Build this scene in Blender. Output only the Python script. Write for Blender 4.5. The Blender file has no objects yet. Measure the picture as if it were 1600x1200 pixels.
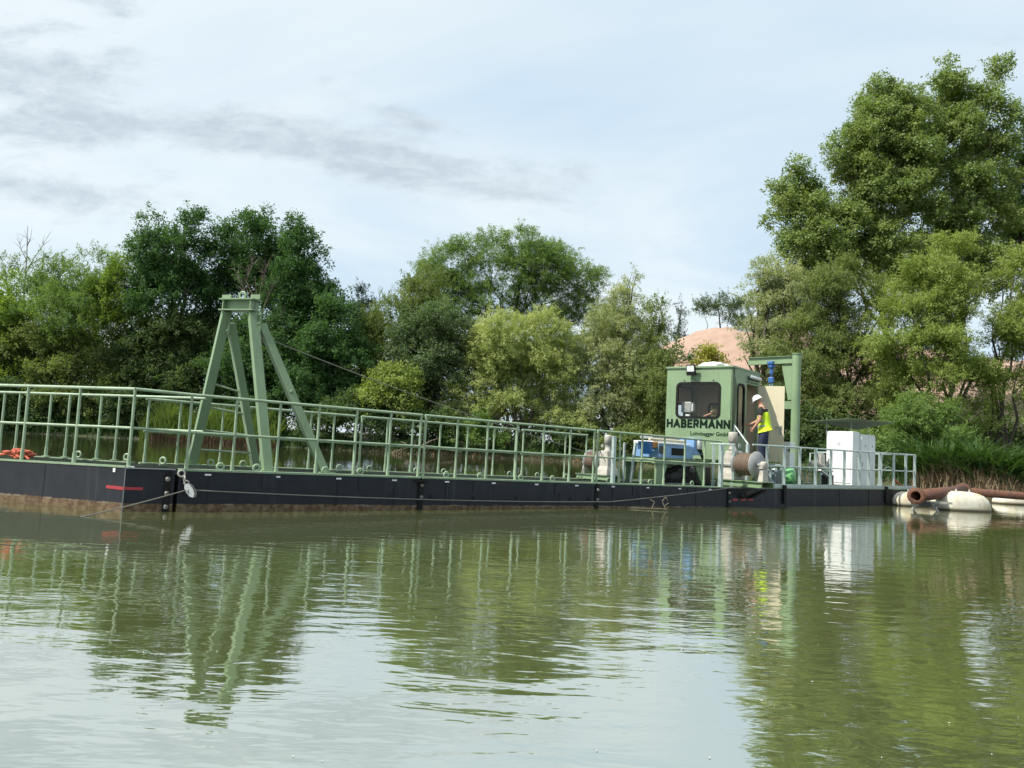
import bpy, bmesh, math, random
import numpy as np
from mathutils import Vector, Matrix
random.seed(7); rng = np.random.default_rng(11)
S = bpy.context.scene; COL = S.collection
R = math.radians

# ---------------------------------------------------------------- camera
PITCH, ROLL, CAMZ, FPX = 0.07945, 0.05166, 1.18316, 1220.0
cp, sp = math.cos(PITCH), math.sin(PITCH)
FW = np.array([0, cp, sp]); _U = np.array([0, -sp, cp]); _R = np.array([1.0, 0, 0])
RT = math.cos(ROLL)*_R + math.sin(ROLL)*_U
UP = -math.sin(ROLL)*_R + math.cos(ROLL)*_U
cam = bpy.data.cameras.new('camera'); camo = bpy.data.objects.new('camera', cam); COL.objects.link(camo)
cam.sensor_width = 36; cam.lens = FPX/1600*36; cam.clip_start = 0.1; cam.clip_end = 8000
M3 = Matrix(((RT[0], UP[0], -FW[0]), (RT[1], UP[1], -FW[1]), (RT[2], UP[2], -FW[2])))
camo.matrix_world = Matrix.Translation((0, 0, CAMZ)) @ M3.to_4x4()
S.camera = camo

# ---------------------------------------------------------------- sky and sun
SUN = Vector((-0.60, -0.29, 0.76)).normalized()          # towards the sun
SUN_EL = math.asin(SUN.z); SUN_AZ = math.atan2(SUN.x, SUN.y)
world = bpy.data.worlds.new('World'); S.world = world; world.use_nodes = True
wn = world.node_tree.nodes; wl = world.node_tree.links; wn.clear()
def N(t, **kw):
    n = wn.new(t)
    for k, v in kw.items(): setattr(n, k, v)
    return n
def wmath(op, a, b=None, clamp=False):
    n = N('ShaderNodeMath', operation=op); n.use_clamp = clamp
    for i, s in enumerate((a, b)):
        if s is None: continue
        if isinstance(s, (int, float)): n.inputs[i].default_value = s
        else: wl.new(s, n.inputs[i])
    return n.outputs[0]
def wmix(fac, a, b):
    n = N('ShaderNodeMix', data_type='RGBA')
    for i, s in ((0, fac), (6, a), (7, b)):
        if isinstance(s, (int, float)): n.inputs[i].default_value = s
        elif isinstance(s, tuple): n.inputs[i].default_value = (*s, 1)
        else: wl.new(s, n.inputs[i])
    return n.outputs[2]
sky = N('ShaderNodeTexSky'); sky.sky_type = 'NISHITA'; sky.sun_disc = False
sky.sun_elevation = SUN_EL; sky.sun_rotation = SUN_AZ; sky.air_density = 1.0; sky.dust_density = 2.0
tc = N('ShaderNodeTexCoord'); sep = N('ShaderNodeSeparateXYZ'); wl.new(tc.outputs['Generated'], sep.inputs[0])
zc = wmath('MAXIMUM', sep.outputs[2], 0.0)
zd = wmath('ADD', zc, 0.16)
px = wmath('DIVIDE', sep.outputs[0], zd); py = wmath('DIVIDE', sep.outputs[1], zd)
comb = N('ShaderNodeCombineXYZ'); wl.new(px, comb.inputs[0]); wl.new(py, comb.inputs[1])
def wnoise(scale, detail, rough, vec, stretch=(1, 1, 1), off=(0, 0, 0), dist=0.0):
    mp = N('ShaderNodeMapping'); mp.inputs['Scale'].default_value = stretch; mp.inputs['Location'].default_value = off
    wl.new(vec, mp.inputs[0])
    t = N('ShaderNodeTexNoise'); t.inputs['Scale'].default_value = scale; t.inputs['Detail'].default_value = detail
    t.inputs['Roughness'].default_value = rough; t.inputs['Distortion'].default_value = dist
    wl.new(mp.outputs[0], t.inputs['Vector']); return t.outputs['Fac']
def wramp(v, lo, hi):
    n = N('ShaderNodeMapRange'); n.interpolation_type = 'SMOOTHSTEP'
    n.inputs['From Min'].default_value = lo; n.inputs['From Max'].default_value = hi
    wl.new(v, n.inputs['Value']); return n.outputs[0]
veil_hi = (7.75, 8.5, 8.75); veil_blue = (5.4, 6.9, 8.2); grey = (4.5, 5.3, 6.0)
big = wramp(wnoise(0.55, 5, 0.55, comb.outputs[0], (0.8, 1.0, 1), (3.1, 1.2, 0), 0.6), 0.40, 0.66)
vc = wmix(big, veil_hi, veil_blue)
base = wmix(0.84, sky.outputs[0], vc)
# grey cloud bank: a streak low in the north-west, given by direction (azimuth slope, elevation slope)
yq = wmath('MAXIMUM', sep.outputs[1], 0.05)
az = wmath('DIVIDE', sep.outputs[0], yq); el = wmath('DIVIDE', sep.outputs[2], yq)
cv = N('ShaderNodeCombineXYZ'); wl.new(az, cv.inputs[0]); wl.new(el, cv.inputs[1])
fine = wnoise(7.0, 10, 0.66, cv.outputs[0], (1.0, 2.4, 1), (0.3, 0, 0), 0.35)
def gauss(ca, ce, wa, we, tilt=0.0):
    da = wmath('SUBTRACT', az, ca)
    e2 = wmath('SUBTRACT', wmath('SUBTRACT', el, ce), wmath('MULTIPLY', da, tilt))
    q = wmath('ADD', wmath('POWER', wmath('DIVIDE', da, wa), 2.0), wmath('POWER', wmath('DIVIDE', e2, we), 2.0))
    return wmath('EXPONENT', wmath('MULTIPLY', q, -1.0))
def plus(*a):
    r = a[0]
    for b in a[1:]: r = wmath('ADD', r, b)
    return r
g = plus(gauss(-0.36, 0.395, 0.24, 0.028, -0.10), gauss(-0.12, 0.355, 0.24, 0.036, -0.09), gauss(-0.16, 0.425, 0.07, 0.016, -0.2),
         gauss(-0.66, 0.47, 0.13, 0.06, -0.1), gauss(-0.62, 0.385, 0.12, 0.022, 0), gauss(-0.60, 0.58, 0.08, 0.025, -0.5), gauss(-0.60, 0.30, 0.16, 0.035, -0.1))
cl = wramp(wmath('ADD', wmath('MULTIPLY', g, 0.33), fine), 0.57, 0.88)
# the rest of the sky carries the same thin broken cloud
away = wramp(wmath('ABSOLUTE', wmath('ADD', az, 0.05)), 0.9, 1.6)
cl2 = wmath('MULTIPLY', wramp(wnoise(1.4, 7, 0.6, comb.outputs[0], (1, 1, 1), (7, 2, 0), 0.5), 0.55, 0.75), away)
cl = wmath('MAXIMUM', cl, cl2)
base = wmix(wmath('MULTIPLY', cl, 0.95), base, wmix(wramp(wnoise(16, 8, 0.65, cv.outputs[0], (1, 2.6, 1), (2, 1, 0), 0.3), 0.35, 0.7), grey, (5.7, 6.5, 7.1)))
bg = N('ShaderNodeBackground'); bg.inputs['Strength'].default_value = 0.0775
wl.new(base, bg.inputs['Color']); wo = N('ShaderNodeOutputWorld'); wl.new(bg.outputs[0], wo.inputs['Surface'])
sun = bpy.data.lights.new('sun', 'SUN'); sun.energy = 3.75; sun.angle = R(0.6); sun.color = (1.0, 0.95, 0.86)
suno = bpy.data.objects.new('sun', sun); COL.objects.link(suno)
suno.rotation_euler = SUN.to_track_quat('Z', 'Y').to_euler(); suno.location = (-40, -20, 60)
S.view_settings.view_transform = 'Standard'; S.view_settings.look = 'None'
S.view_settings.exposure = 0.68; S.view_settings.gamma = 1.0; S.view_settings.use_curve_mapping = False
S.render.engine = 'CYCLES'; S.cycles.use_denoising = True
S.cycles.max_bounces = 8; S.cycles.diffuse_bounces = 5; S.cycles.glossy_bounces = 3; S.cycles.transmission_bounces = 4
S.cycles.caustics_reflective = False; S.cycles.caustics_refractive = False

# ---------------------------------------------------------------- helpers
def tag(o, label=None, cat=None, group=None, kind=None):
    if label: o['label'] = label
    if cat: o['category'] = cat
    if group: o['group'] = group
    if kind: o['kind'] = kind
    return o
def thing(name, label, cat, loc=(0, 0, 0), group=None):
    o = bpy.data.objects.new(name, None); COL.objects.link(o); o.location = loc; o.empty_display_size = 0.2
    return tag(o, label, cat, group)
def wloc(o):
    v = Vector((0, 0, 0))
    while o: v += o.location; o = o.parent
    return v
class MB:
    def __init__(s): s.v = []; s.f = []; s.s = []; s.m = []; s.mi = 0
    def add(s, vs, fs, smooth=False):
        b = len(s.v); s.v += [tuple(v) for v in vs]
        for f in fs: s.f.append(tuple(i+b for i in f)); s.s.append(smooth); s.m.append(s.mi)
        return s
    def obox(s, c, x, y, z):
        c, x, y, z = map(Vector, (c, x, y, z))
        vs = [c+x*a+y*b+z*d for d in (-1, 1) for b in (-1, 1) for a in (-1, 1)]
        return s.add(vs, [(0, 2, 3, 1), (4, 5, 7, 6), (0, 1, 5, 4), (2, 6, 7, 3), (0, 4, 6, 2), (1, 3, 7, 5)])
    def box(s, a, b):
        a, b = Vector(a), Vector(b); c = (a+b)/2; d = (b-a)/2
        return s.obox(c, (d.x, 0, 0), (0, d.y, 0), (0, 0, d.z))
    def beam(s, a, b, w, h, upv=(0, 0, 1)):
        a, b = Vector(a), Vector(b); d = b-a; L = d.length/2; d.normalize()
        y = Vector(upv).cross(d)
        if y.length < 1e-4: y = Vector((1, 0, 0)).cross(d)
        y.normalize(); z = d.cross(y)
        return s.obox((a+b)/2, d*L, y*w/2, z*h/2)
    def tube(s, pts, r, n=8, caps=True, smooth=True):
        pts = [Vector(p) for p in pts]; rs = r if isinstance(r, (list, tuple)) else [r]*len(pts)
        t0 = (pts[1]-pts[0]).normalized(); a = t0.orthogonal().normalized(); vs = []
        for i, p in enumerate(pts):
            t = (pts[min(i+1, len(pts)-1)]-pts[max(i-1, 0)]).normalized()
            a = (a-t*a.dot(t)).normalized(); b = t.cross(a)
            for k in range(n):
                q = 2*math.pi*k/n; vs.append(p+(a*math.cos(q)+b*math.sin(q))*rs[i])
        fs = [(i*n+k, i*n+(k+1) % n, (i+1)*n+(k+1) % n, (i+1)*n+k) for i in range(len(pts)-1) for k in range(n)]
        s.add(vs, fs, smooth)
        if caps:
            s.add(vs[:n], [tuple(reversed(range(n)))]); s.add(vs[-n:], [tuple(range(n))])
        return s
    def prism(s, poly, lo, hi):
        n = len(poly); lo = lo if isinstance(lo, (list, tuple)) else [lo]*n; hi = hi if isinstance(hi, (list, tuple)) else [hi]*n
        vs = [(p[0], p[1], lo[i]) for i, p in enumerate(poly)]+[(p[0], p[1], hi[i]) for i, p in enumerate(poly)]
        return s.add(vs, [tuple(reversed(range(n))), tuple(range(n, 2*n))]+[(i, (i+1) % n, n+(i+1) % n, n+i) for i in range(n)])
    def extrude(s, outline, d):
        vs = [Vector(p) for p in outline]; d = Vector(d); n = len(vs)
        return s.add(vs+[v+d for v in vs], [tuple(range(n)), tuple(reversed(range(n, 2*n)))]+[(i, n+i, n+(i+1) % n, (i+1) % n) for i in range(n)])
    def lathe(s, prof, c, axis=(0, 0, 1), n=20, caps=True):
        c = Vector(c); ax = Vector(axis).normalized(); a = ax.orthogonal().normalized(); b = ax.cross(a); vs = []
        for r, h in prof:
            for k in range(n):
                q = 2*math.pi*k/n; vs.append(c+ax*h+(a*math.cos(q)+b*math.sin(q))*r)
        m = len(prof)
        fs = [(i*n+k, i*n+(k+1) % n, (i+1)*n+(k+1) % n, (i+1)*n+k) for i in range(m-1) for k in range(n)]
        s.add(vs, fs, True)
        if caps: s.add(vs[:n], [tuple(reversed(range(n)))]); s.add(vs[-n:], [tuple(range(n))])
        return s
    def ring(s, c, axis, R0, r0, n=14, m=6, flat=1.0):
        c = Vector(c); ax = Vector(axis).normalized(); a = ax.orthogonal().normalized(); b = ax.cross(a); vs = []
        for i in range(n):
            q = 2*math.pi*i/n; d = a*math.cos(q)+b*math.sin(q)
            for j in range(m):
                p = 2*math.pi*j/m; vs.append(c+d*(R0+r0*math.cos(p))+ax*r0*flat*math.sin(p))
        return s.add(vs, [(i*m+j, ((i+1) % n)*m+j, ((i+1) % n)*m+(j+1) % m, i*m+(j+1) % m) for i in range(n) for j in range(m)], True)
    def mesh(s, name, off=Vector((0, 0, 0)), mats=None):
        me = bpy.data.meshes.new(name)
        me.from_pydata([(v[0]-off.x, v[1]-off.y, v[2]-off.z) for v in s.v], [], s.f); me.validate(); 
        if len(me.polygons) == len(s.s):
            me.polygons.foreach_set('use_smooth', s.s); me.polygons.foreach_set('material_index', s.m)
        for m in (mats or []): me.materials.append(m)
        return me
    def build(s, name, mat, parent=None, bevel=0.0):
        off = wloc(parent) if parent else Vector((0, 0, 0))
        me = s.mesh(name, off, mat if isinstance(mat, (list, tuple)) else [mat])
        o = bpy.data.objects.new(name, me); COL.objects.link(o); o.parent = parent
        if bevel:
            b = o.modifiers.new('bevel', 'BEVEL'); b.width = bevel; b.segments = 2; b.limit_method = 'ANGLE'; b.angle_limit = R(40)
        bm = bmesh.new(); bm.from_mesh(me); bmesh.ops.recalc_face_normals(bm, faces=bm.faces); bm.to_mesh(me); bm.free()
        return o
def put(me, name, loc, parent):
    o = bpy.data.objects.new(name, me); COL.objects.link(o); o.parent = parent; o.location = Vector(loc)-wloc(parent); return o

def mat(name, c1, c2=None, scale=6.0, rough=0.55, metal=0.0, bump=0.0, detail=5, lo=0.4, hi=0.65, spec=0.5, bscale=None, stretch=(1, 1, 1), trans=0.0):
    m = bpy.data.materials.new(name); m.use_nodes = True; nt = m.node_tree; b = nt.nodes['Principled BSDF']
    b.inputs['Roughness'].default_value = rough; b.inputs['Metallic'].default_value = metal; b.inputs['Specular IOR Level'].default_value = spec
    tc = nt.nodes.new('ShaderNodeTexCoord'); mp = nt.nodes.new('ShaderNodeMapping'); mp.inputs['Scale'].default_value = stretch
    geo = nt.nodes.new('ShaderNodeNewGeometry'); nt.links.new(geo.outputs['Position'], mp.inputs[0])
    no = nt.nodes.new('ShaderNodeTexNoise'); no.inputs['Scale'].default_value = scale; no.inputs['Detail'].default_value = detail; no.inputs['Roughness'].default_value = 0.62
    nt.links.new(mp.outputs[0], no.inputs['Vector'])
    mr = nt.nodes.new('ShaderNodeMapRange'); mr.inputs['From Min'].default_value = lo; mr.inputs['From Max'].default_value = hi
    nt.links.new(no.outputs['Fac'], mr.inputs['Value'])
    mx = nt.nodes.new('ShaderNodeMix'); mx.data_type = 'RGBA'; mx.inputs[6].default_value = (*c1, 1); mx.inputs[7].default_value = (*(c2 or c1), 1)
    nt.links.new(mr.outputs[0], mx.inputs[0]); nt.links.new(mx.outputs[2], b.inputs['Base Color'])
    if bump:
        bn = nt.nodes.new('ShaderNodeBump'); bn.inputs['Strength'].default_value = bump; bn.inputs['Distance'].default_value = 0.02
        n2 = nt.nodes.new('ShaderNodeTexNoise'); n2.inputs['Scale'].default_value = bscale or scale*3; n2.inputs['Detail'].default_value = 4
        nt.links.new(geo.outputs['Position'], n2.inputs['Vector']); nt.links.new(n2.outputs['Fac'], bn.inputs['Height']); nt.links.new(bn.outputs[0], b.inputs['Normal'])
    return m

GREEN = mat('green_paint', (0.205, 0.300, 0.168), (0.165, 0.245, 0.135), 1.6, 0.45, bump=0.05, detail=9, lo=0.42, hi=0.72)
RAILG = mat('rail_green_paint', (0.31, 0.41, 0.27), (0.21, 0.285, 0.175), 5, 0.45, lo=0.45, hi=0.75, bump=0.05)
DECK = mat('deck_plate', (0.018, 0.024, 0.02), (0.035, 0.045, 0.035), 5, 0.95, bump=0.2, spec=0.0)
EDGE = mat('deck_edge_paint', (0.27, 0.37, 0.23), (0.20, 0.27, 0.17), 9, 0.6)
GALV = mat('galvanised_steel', (0.45, 0.53, 0.50), (0.34, 0.42, 0.40), 14, 0.42, 0.25)
CREAM = mat('cream_door_paint', (0.66, 0.60, 0.42), (0.62, 0.56, 0.39), 2, 0.5)
WHITE = mat('white_enamel', (0.80, 0.82, 0.81), (0.74, 0.76, 0.76), 2, 0.35)
OFFW = mat('old_white_paint', (0.46, 0.44, 0.39), (0.33, 0.31, 0.26), 9, 0.6, bump=0.15)
BLACK = mat('black_rubber', (0.010, 0.011, 0.010), (0.016, 0.017, 0.016), 8, 0.7, spec=0.15)
DARK = mat('dark_machine', (0.025, 0.028, 0.028), (0.06, 0.06, 0.055), 10, 0.6)
BOLT = mat('bolt_steel', (0.20, 0.20, 0.19), (0.12, 0.10, 0.08), 20, 0.5, 0.6)
BLUE = mat('blue_machine_paint', (0.20, 0.36, 0.58), (0.16, 0.30, 0.50), 5, 0.4)
DBLUE = mat('deep_blue_paint', (0.02, 0.10, 0.30), (0.03, 0.13, 0.36), 6, 0.35)
ORANGE = mat('rusty_orange', (0.55, 0.26, 0.07), (0.40, 0.16, 0.05), 9, 0.6)
ROPE = mat('winch_rope', (0.16, 0.11, 0.075), (0.09, 0.065, 0.05), 30, 0.75, bump=0.4, bscale=60)
CABLE = mat('steel_cable', (0.22, 0.21, 0.18), (0.16, 0.15, 0.13), 30, 0.5, 0.3)
REDR = mat('red_rope_fibre', (0.52, 0.13, 0.07), (0.38, 0.08, 0.05), 30, 0.85, bump=0.4, bscale=90)
RED = mat('red_mark_paint', (0.42, 0.03, 0.04), (0.30, 0.03, 0.035), 12, 0.55)
GREYM = mat('grey_metal', (0.34, 0.35, 0.34), (0.27, 0.28, 0.275), 8, 0.45, 0.2)
RUST = mat('rusty_pipe', (0.165, 0.072, 0.042), (0.085, 0.042, 0.03), 7, 0.85, bump=0.5, bscale=30)
SKIN = mat('skin', (0.50, 0.27, 0.18), (0.45, 0.23, 0.155), 20, 0.55)
NAVY = mat('navy_cloth', (0.012, 0.018, 0.045), (0.02, 0.027, 0.06), 25, 0.85)
TEE = mat('black_cloth', (0.012, 0.012, 0.014), (0.02, 0.02, 0.022), 25, 0.85)
HIVIS = mat('hi_vis_yellow', (0.58, 0.78, 0.015), (0.50, 0.70, 0.012), 12, 0.7)
REFL = mat('reflective_tape', (0.40, 0.44, 0.36), (0.34, 0.38, 0.30), 20, 0.4)
WALLIN = mat('cab_lining', (0.72, 0.58, 0.42), (0.67, 0.54, 0.39), 3, 0.7)
LENS = mat('lamp_lens', (0.72, 0.74, 0.74), (0.66, 0.68, 0.68), 20, 0.2)
BRIGHTG = mat('bright_green_paint', (0.16, 0.46, 0.17), (0.13, 0.38, 0.14), 5, 0.4)

def weather(m, rust=0.5, grime=0.30, thr=0.66):
    nt = m.node_tree; L = nt.links; b = nt.nodes['Principled BSDF']; old = b.inputs['Base Color'].links[0].from_socket
    geo = nt.nodes.new('ShaderNodeNewGeometry')
    def band(scale, st, lo, hi, detail):
        mp = nt.nodes.new('ShaderNodeMapping'); mp.inputs['Scale'].default_value = st; L.new(geo.outputs['Position'], mp.inputs[0])
        n = nt.nodes.new('ShaderNodeTexNoise'); n.inputs['Scale'].default_value = scale; n.inputs['Detail'].default_value = detail; n.inputs['Roughness'].default_value = 0.7; L.new(mp.outputs[0], n.inputs['Vector'])
        r = nt.nodes.new('ShaderNodeMapRange'); r.interpolation_type = 'SMOOTHSTEP'; r.inputs['From Min'].default_value = lo; r.inputs['From Max'].default_value = hi; L.new(n.outputs['Fac'], r.inputs['Value']); return r.outputs[0]
    def mix(f, k, a, c):
        k_ = nt.nodes.new('ShaderNodeMath'); k_.operation = 'MULTIPLY'; L.new(f, k_.inputs[0]); k_.inputs[1].default_value = k
        x = nt.nodes.new('ShaderNodeMix'); x.data_type = 'RGBA'; L.new(k_.outputs[0], x.inputs[0]); L.new(a, x.inputs[6]); x.inputs[7].default_value = (*c, 1); return x.outputs[2]
    c = mix(band(5, (1.6, 1.6, 0.22), 0.48, 0.75, 6), grime, old, (0.10, 0.11, 0.085))
    if rust: c = mix(band(13, (1, 1, 1), thr, thr+0.05, 5), rust, c, (0.15, 0.06, 0.025))
    L.new(c, b.inputs['Base Color'])
weather(RAILG, 0.6, 0.35, 0.65); weather(GREEN, 0.45, 0.28, 0.67); weather(GALV, 0.5, 0.35, 0.66); weather(WHITE, 0.0, 0.16); weather(CREAM, 0.0, 0.2)
def hull_mat():
    m = mat('hull_black_paint', (0.011, 0.014, 0.020), (0.017, 0.020, 0.026), 3.2, 0.5, spec=0.22, bump=0.12, bscale=7)
    nt = m.node_tree; b = nt.nodes['Principled BSDF']; L = nt.links
    old = b.inputs['Base Color'].links[0].from_socket
    geo = nt.nodes.new('ShaderNodeNewGeometry'); sp_ = nt.nodes.new('ShaderNodeSeparateXYZ'); L.new(geo.outputs['Position'], sp_.inputs[0])
    def noise(scale, st):
        mp = nt.nodes.new('ShaderNodeMapping'); mp.inputs['Scale'].default_value = st; L.new(geo.outputs['Position'], mp.inputs[0])
        n = nt.nodes.new('ShaderNodeTexNoise'); n.inputs['Scale'].default_value = scale; n.inputs['Detail'].default_value = 6; n.inputs['Roughness'].default_value = 0.65
        L.new(mp.outputs[0], n.inputs['Vector']); return n.outputs['Fac']
    def mth(op, a, b_):
        n = nt.nodes.new('ShaderNodeMath'); n.operation = op
        for i, s in enumerate((a, b_)):
            if isinstance(s, (int, float)): n.inputs[i].default_value = s
            else: L.new(s, n.inputs[i])
        return n.outputs[0]
    def ramp(v, lo, hi):
        n = nt.nodes.new('ShaderNodeMapRange'); n.interpolation_type = 'SMOOTHSTEP'; n.inputs['From Min'].default_value = lo; n.inputs['From Max'].default_value = hi
        L.new(v, n.inputs['Value']); return n.outputs[0]
    def mix(f, a, c):
        n = nt.nodes.new('ShaderNodeMix'); n.data_type = 'RGBA'; L.new(f, n.inputs[0])
        for i, s in ((6, a), (7, c)):
            if isinstance(s, tuple): n.inputs[i].default_value = (*s, 1)
            else: L.new(s, n.inputs[i])
        return n.outputs[2]
    streak = ramp(noise(3.0, (2.2, 2.2, 0.10)), 0.53, 0.80)        # rain streaks and chalking down the plates
    c = mix(mth('MULTIPLY', streak, 0.40), old, (0.085, 0.09, 0.095))
    scuff = ramp(noise(9, (1, 1, 2.5)), 0.66, 0.74)
    c = mix(mth('MULTIPLY', scuff, 0.22), c, (0.13, 0.135, 0.135))
    along = mth('ADD', mth('MULTIPLY', mth('ADD', sp_.outputs[0], 4.746), 0.7957), mth('MULTIPLY', mth('SUBTRACT', sp_.outputs[1], 11.328), 0.6057))
    trim_ = mth('MULTIPLY', mth('MAXIMUM', along, -1.0), 0.0085)          # the pontoons float deeper towards the winches
    edge = mth('ADD', mth('ADD', sp_.outputs[2], trim_), mth('MULTIPLY', mth('SUBTRACT', noise(5, (1, 1, 0.5)), 0.5), 0.07))
    band = mth('SUBTRACT', 1.0, ramp(edge, 0.098, 0.116))
    c = mix(band, c, mix(ramp(noise(13, (1, 1, 1)), 0.38, 0.66), (0.085, 0.048, 0.025), (0.20, 0.145, 0.085)))
    salt = mth('MULTIPLY', ramp(edge, 0.08, 0.105), band)
    c = mix(mth('MULTIPLY', mth('MULTIPLY', salt, ramp(noise(6, (1, 1, 1)), 0.5, 0.6)), 0.7), c, (0.32, 0.28, 0.22))
    L.new(c, b.inputs['Base Color']); return m
HULL = hull_mat()

def glass_mat():
    m = bpy.data.materials.new('window_glass'); m.use_nodes = True; nt = m.node_tree; nt.nodes.clear()
    o = nt.nodes.new('ShaderNodeOutputMaterial'); t = nt.nodes.new('ShaderNodeBsdfTransparent'); g = nt.nodes.new('ShaderNodeBsdfGlossy')
    t.inputs[0].default_value = (0.95, 0.96, 0.94, 1); g.inputs['Roughness'].default_value = 0.02
    f = nt.nodes.new('ShaderNodeFresnel'); f.inputs[0].default_value = 1.5
    n = nt.nodes.new('ShaderNodeTexNoise'); n.inputs['Scale'].default_value = 0.8
    bp = nt.nodes.new('ShaderNodeBump'); bp.inputs['Strength'].default_value = 0.02; nt.links.new(n.outputs['Fac'], bp.inputs['Height'])
    nt.links.new(bp.outputs[0], g.inputs['Normal'])
    x = nt.nodes.new('ShaderNodeMixShader'); nt.links.new(f.outputs[0], x.inputs[0]); nt.links.new(t.outputs[0], x.inputs[1]); nt.links.new(g.outputs[0], x.inputs[2])
    nt.links.new(x.outputs[0], o.inputs[0]); return m
GLASS = glass_mat()

# ---------------------------------------------------------------- places
P0 = np.array([-4.74564, 11.32830]); AZ = 0.92021
UD = np.array([math.sin(AZ), math.cos(AZ)]); ND = np.array([-UD[1], UD[0]])
U3 = Vector((UD[0], UD[1], 0)); N3 = Vector((ND[0], ND[1], 0)); Z3 = Vector((0, 0, 1))
def deckz(u, n=0): return (0.594-0.0111*u if u < 12.72 else 0.453+0.003*(u-12.72))-0.01*n
def V(u, n, z): q = P0+UD*u+ND*n; return Vector((q[0], q[1], z))
def W(u, n, h=0.0): return V(u, n, deckz(u, n)+h)
def at(x, y, Y):
    d = FW+RT*(x-800)/FPX+UP*(600-y)/FPX; t = Y/d[1]
    return Vector((d[0]*t, Y, CAMZ+d[2]*t))
LA = Vector((-5.34, 11.01, 0)); LD = Vector((-0.96787, 0.25146, 0)); LN = Vector((0.25146, 0.96787, 0))
def leftz(s): return 0.615-0.008*s
def WL(s, m, h=0.0): p = LA+LD*s+LN*m; return Vector((p.x, p.y, leftz(s)+h))

# ---------------------------------------------------------------- ground and water
SX = np.array([-3000, -300, -90, -44, -32, -20, -10, 0, 5, 14, 19, 23, 27, 34, 48, 90, 300, 3000.])
SY = np.array([70, 74, 76, 76.5, 77, 74, 70.5, 73, 74, 67, 58, 46, 42.5, 41, 40, 38, 30, 30.])
def shore(x): return np.interp(x, SX, SY)
def ground_z(x, y):
    d = np.asarray(y)-shore(x)
    z = np.where(d < 0, -1.6*(1-np.exp(np.minimum(d, 0)/3.0)), 0.55*(1-np.exp(-np.maximum(d, 0)/0.5))+np.minimum(np.maximum(d, 0), 40)*0.035)
    return z
def ground():
    xs = np.unique(np.concatenate([np.linspace(-3000, -120, 14), np.linspace(-120, 120, 161), np.linspace(120, 3000, 14)]))
    ds = np.concatenate([np.linspace(-140, -8, 12), np.linspace(-6, 4, 34), np.linspace(5, 60, 20), np.linspace(80, 4000, 12)])
    X, D = np.meshgrid(xs, ds); Y = shore(X)+D
    rr = np.sin(X*1.7)*np.cos(Y*1.3)*0.06+np.sin(X*0.41+1)*np.cos(Y*0.6)*0.12
    Zv = ground_z(X, Y)+rr*np.clip(D+1, 0, 1)
    v = np.stack([X, Y, Zv], -1).reshape(-1, 3); nx = len(xs); ny = len(ds)
    f = [(j*nx+i, j*nx+i+1, (j+1)*nx+i+1, (j+1)*nx+i) for j in range(ny-1) for i in range(nx-1)]
    me = bpy.data.meshes.new('ground'); me.from_pydata(v.tolist(), [], f); me.polygons.foreach_set('use_smooth', [True]*len(f))
    me.materials.append(mat('earth_bank', (0.055, 0.05, 0.03), (0.05, 0.075, 0.025), 0.5, 0.95, bump=0.5, bscale=3))
    o = bpy.data.objects.new('ground', me); COL.objects.link(o); o['kind'] = 'structure'
ground()
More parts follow.
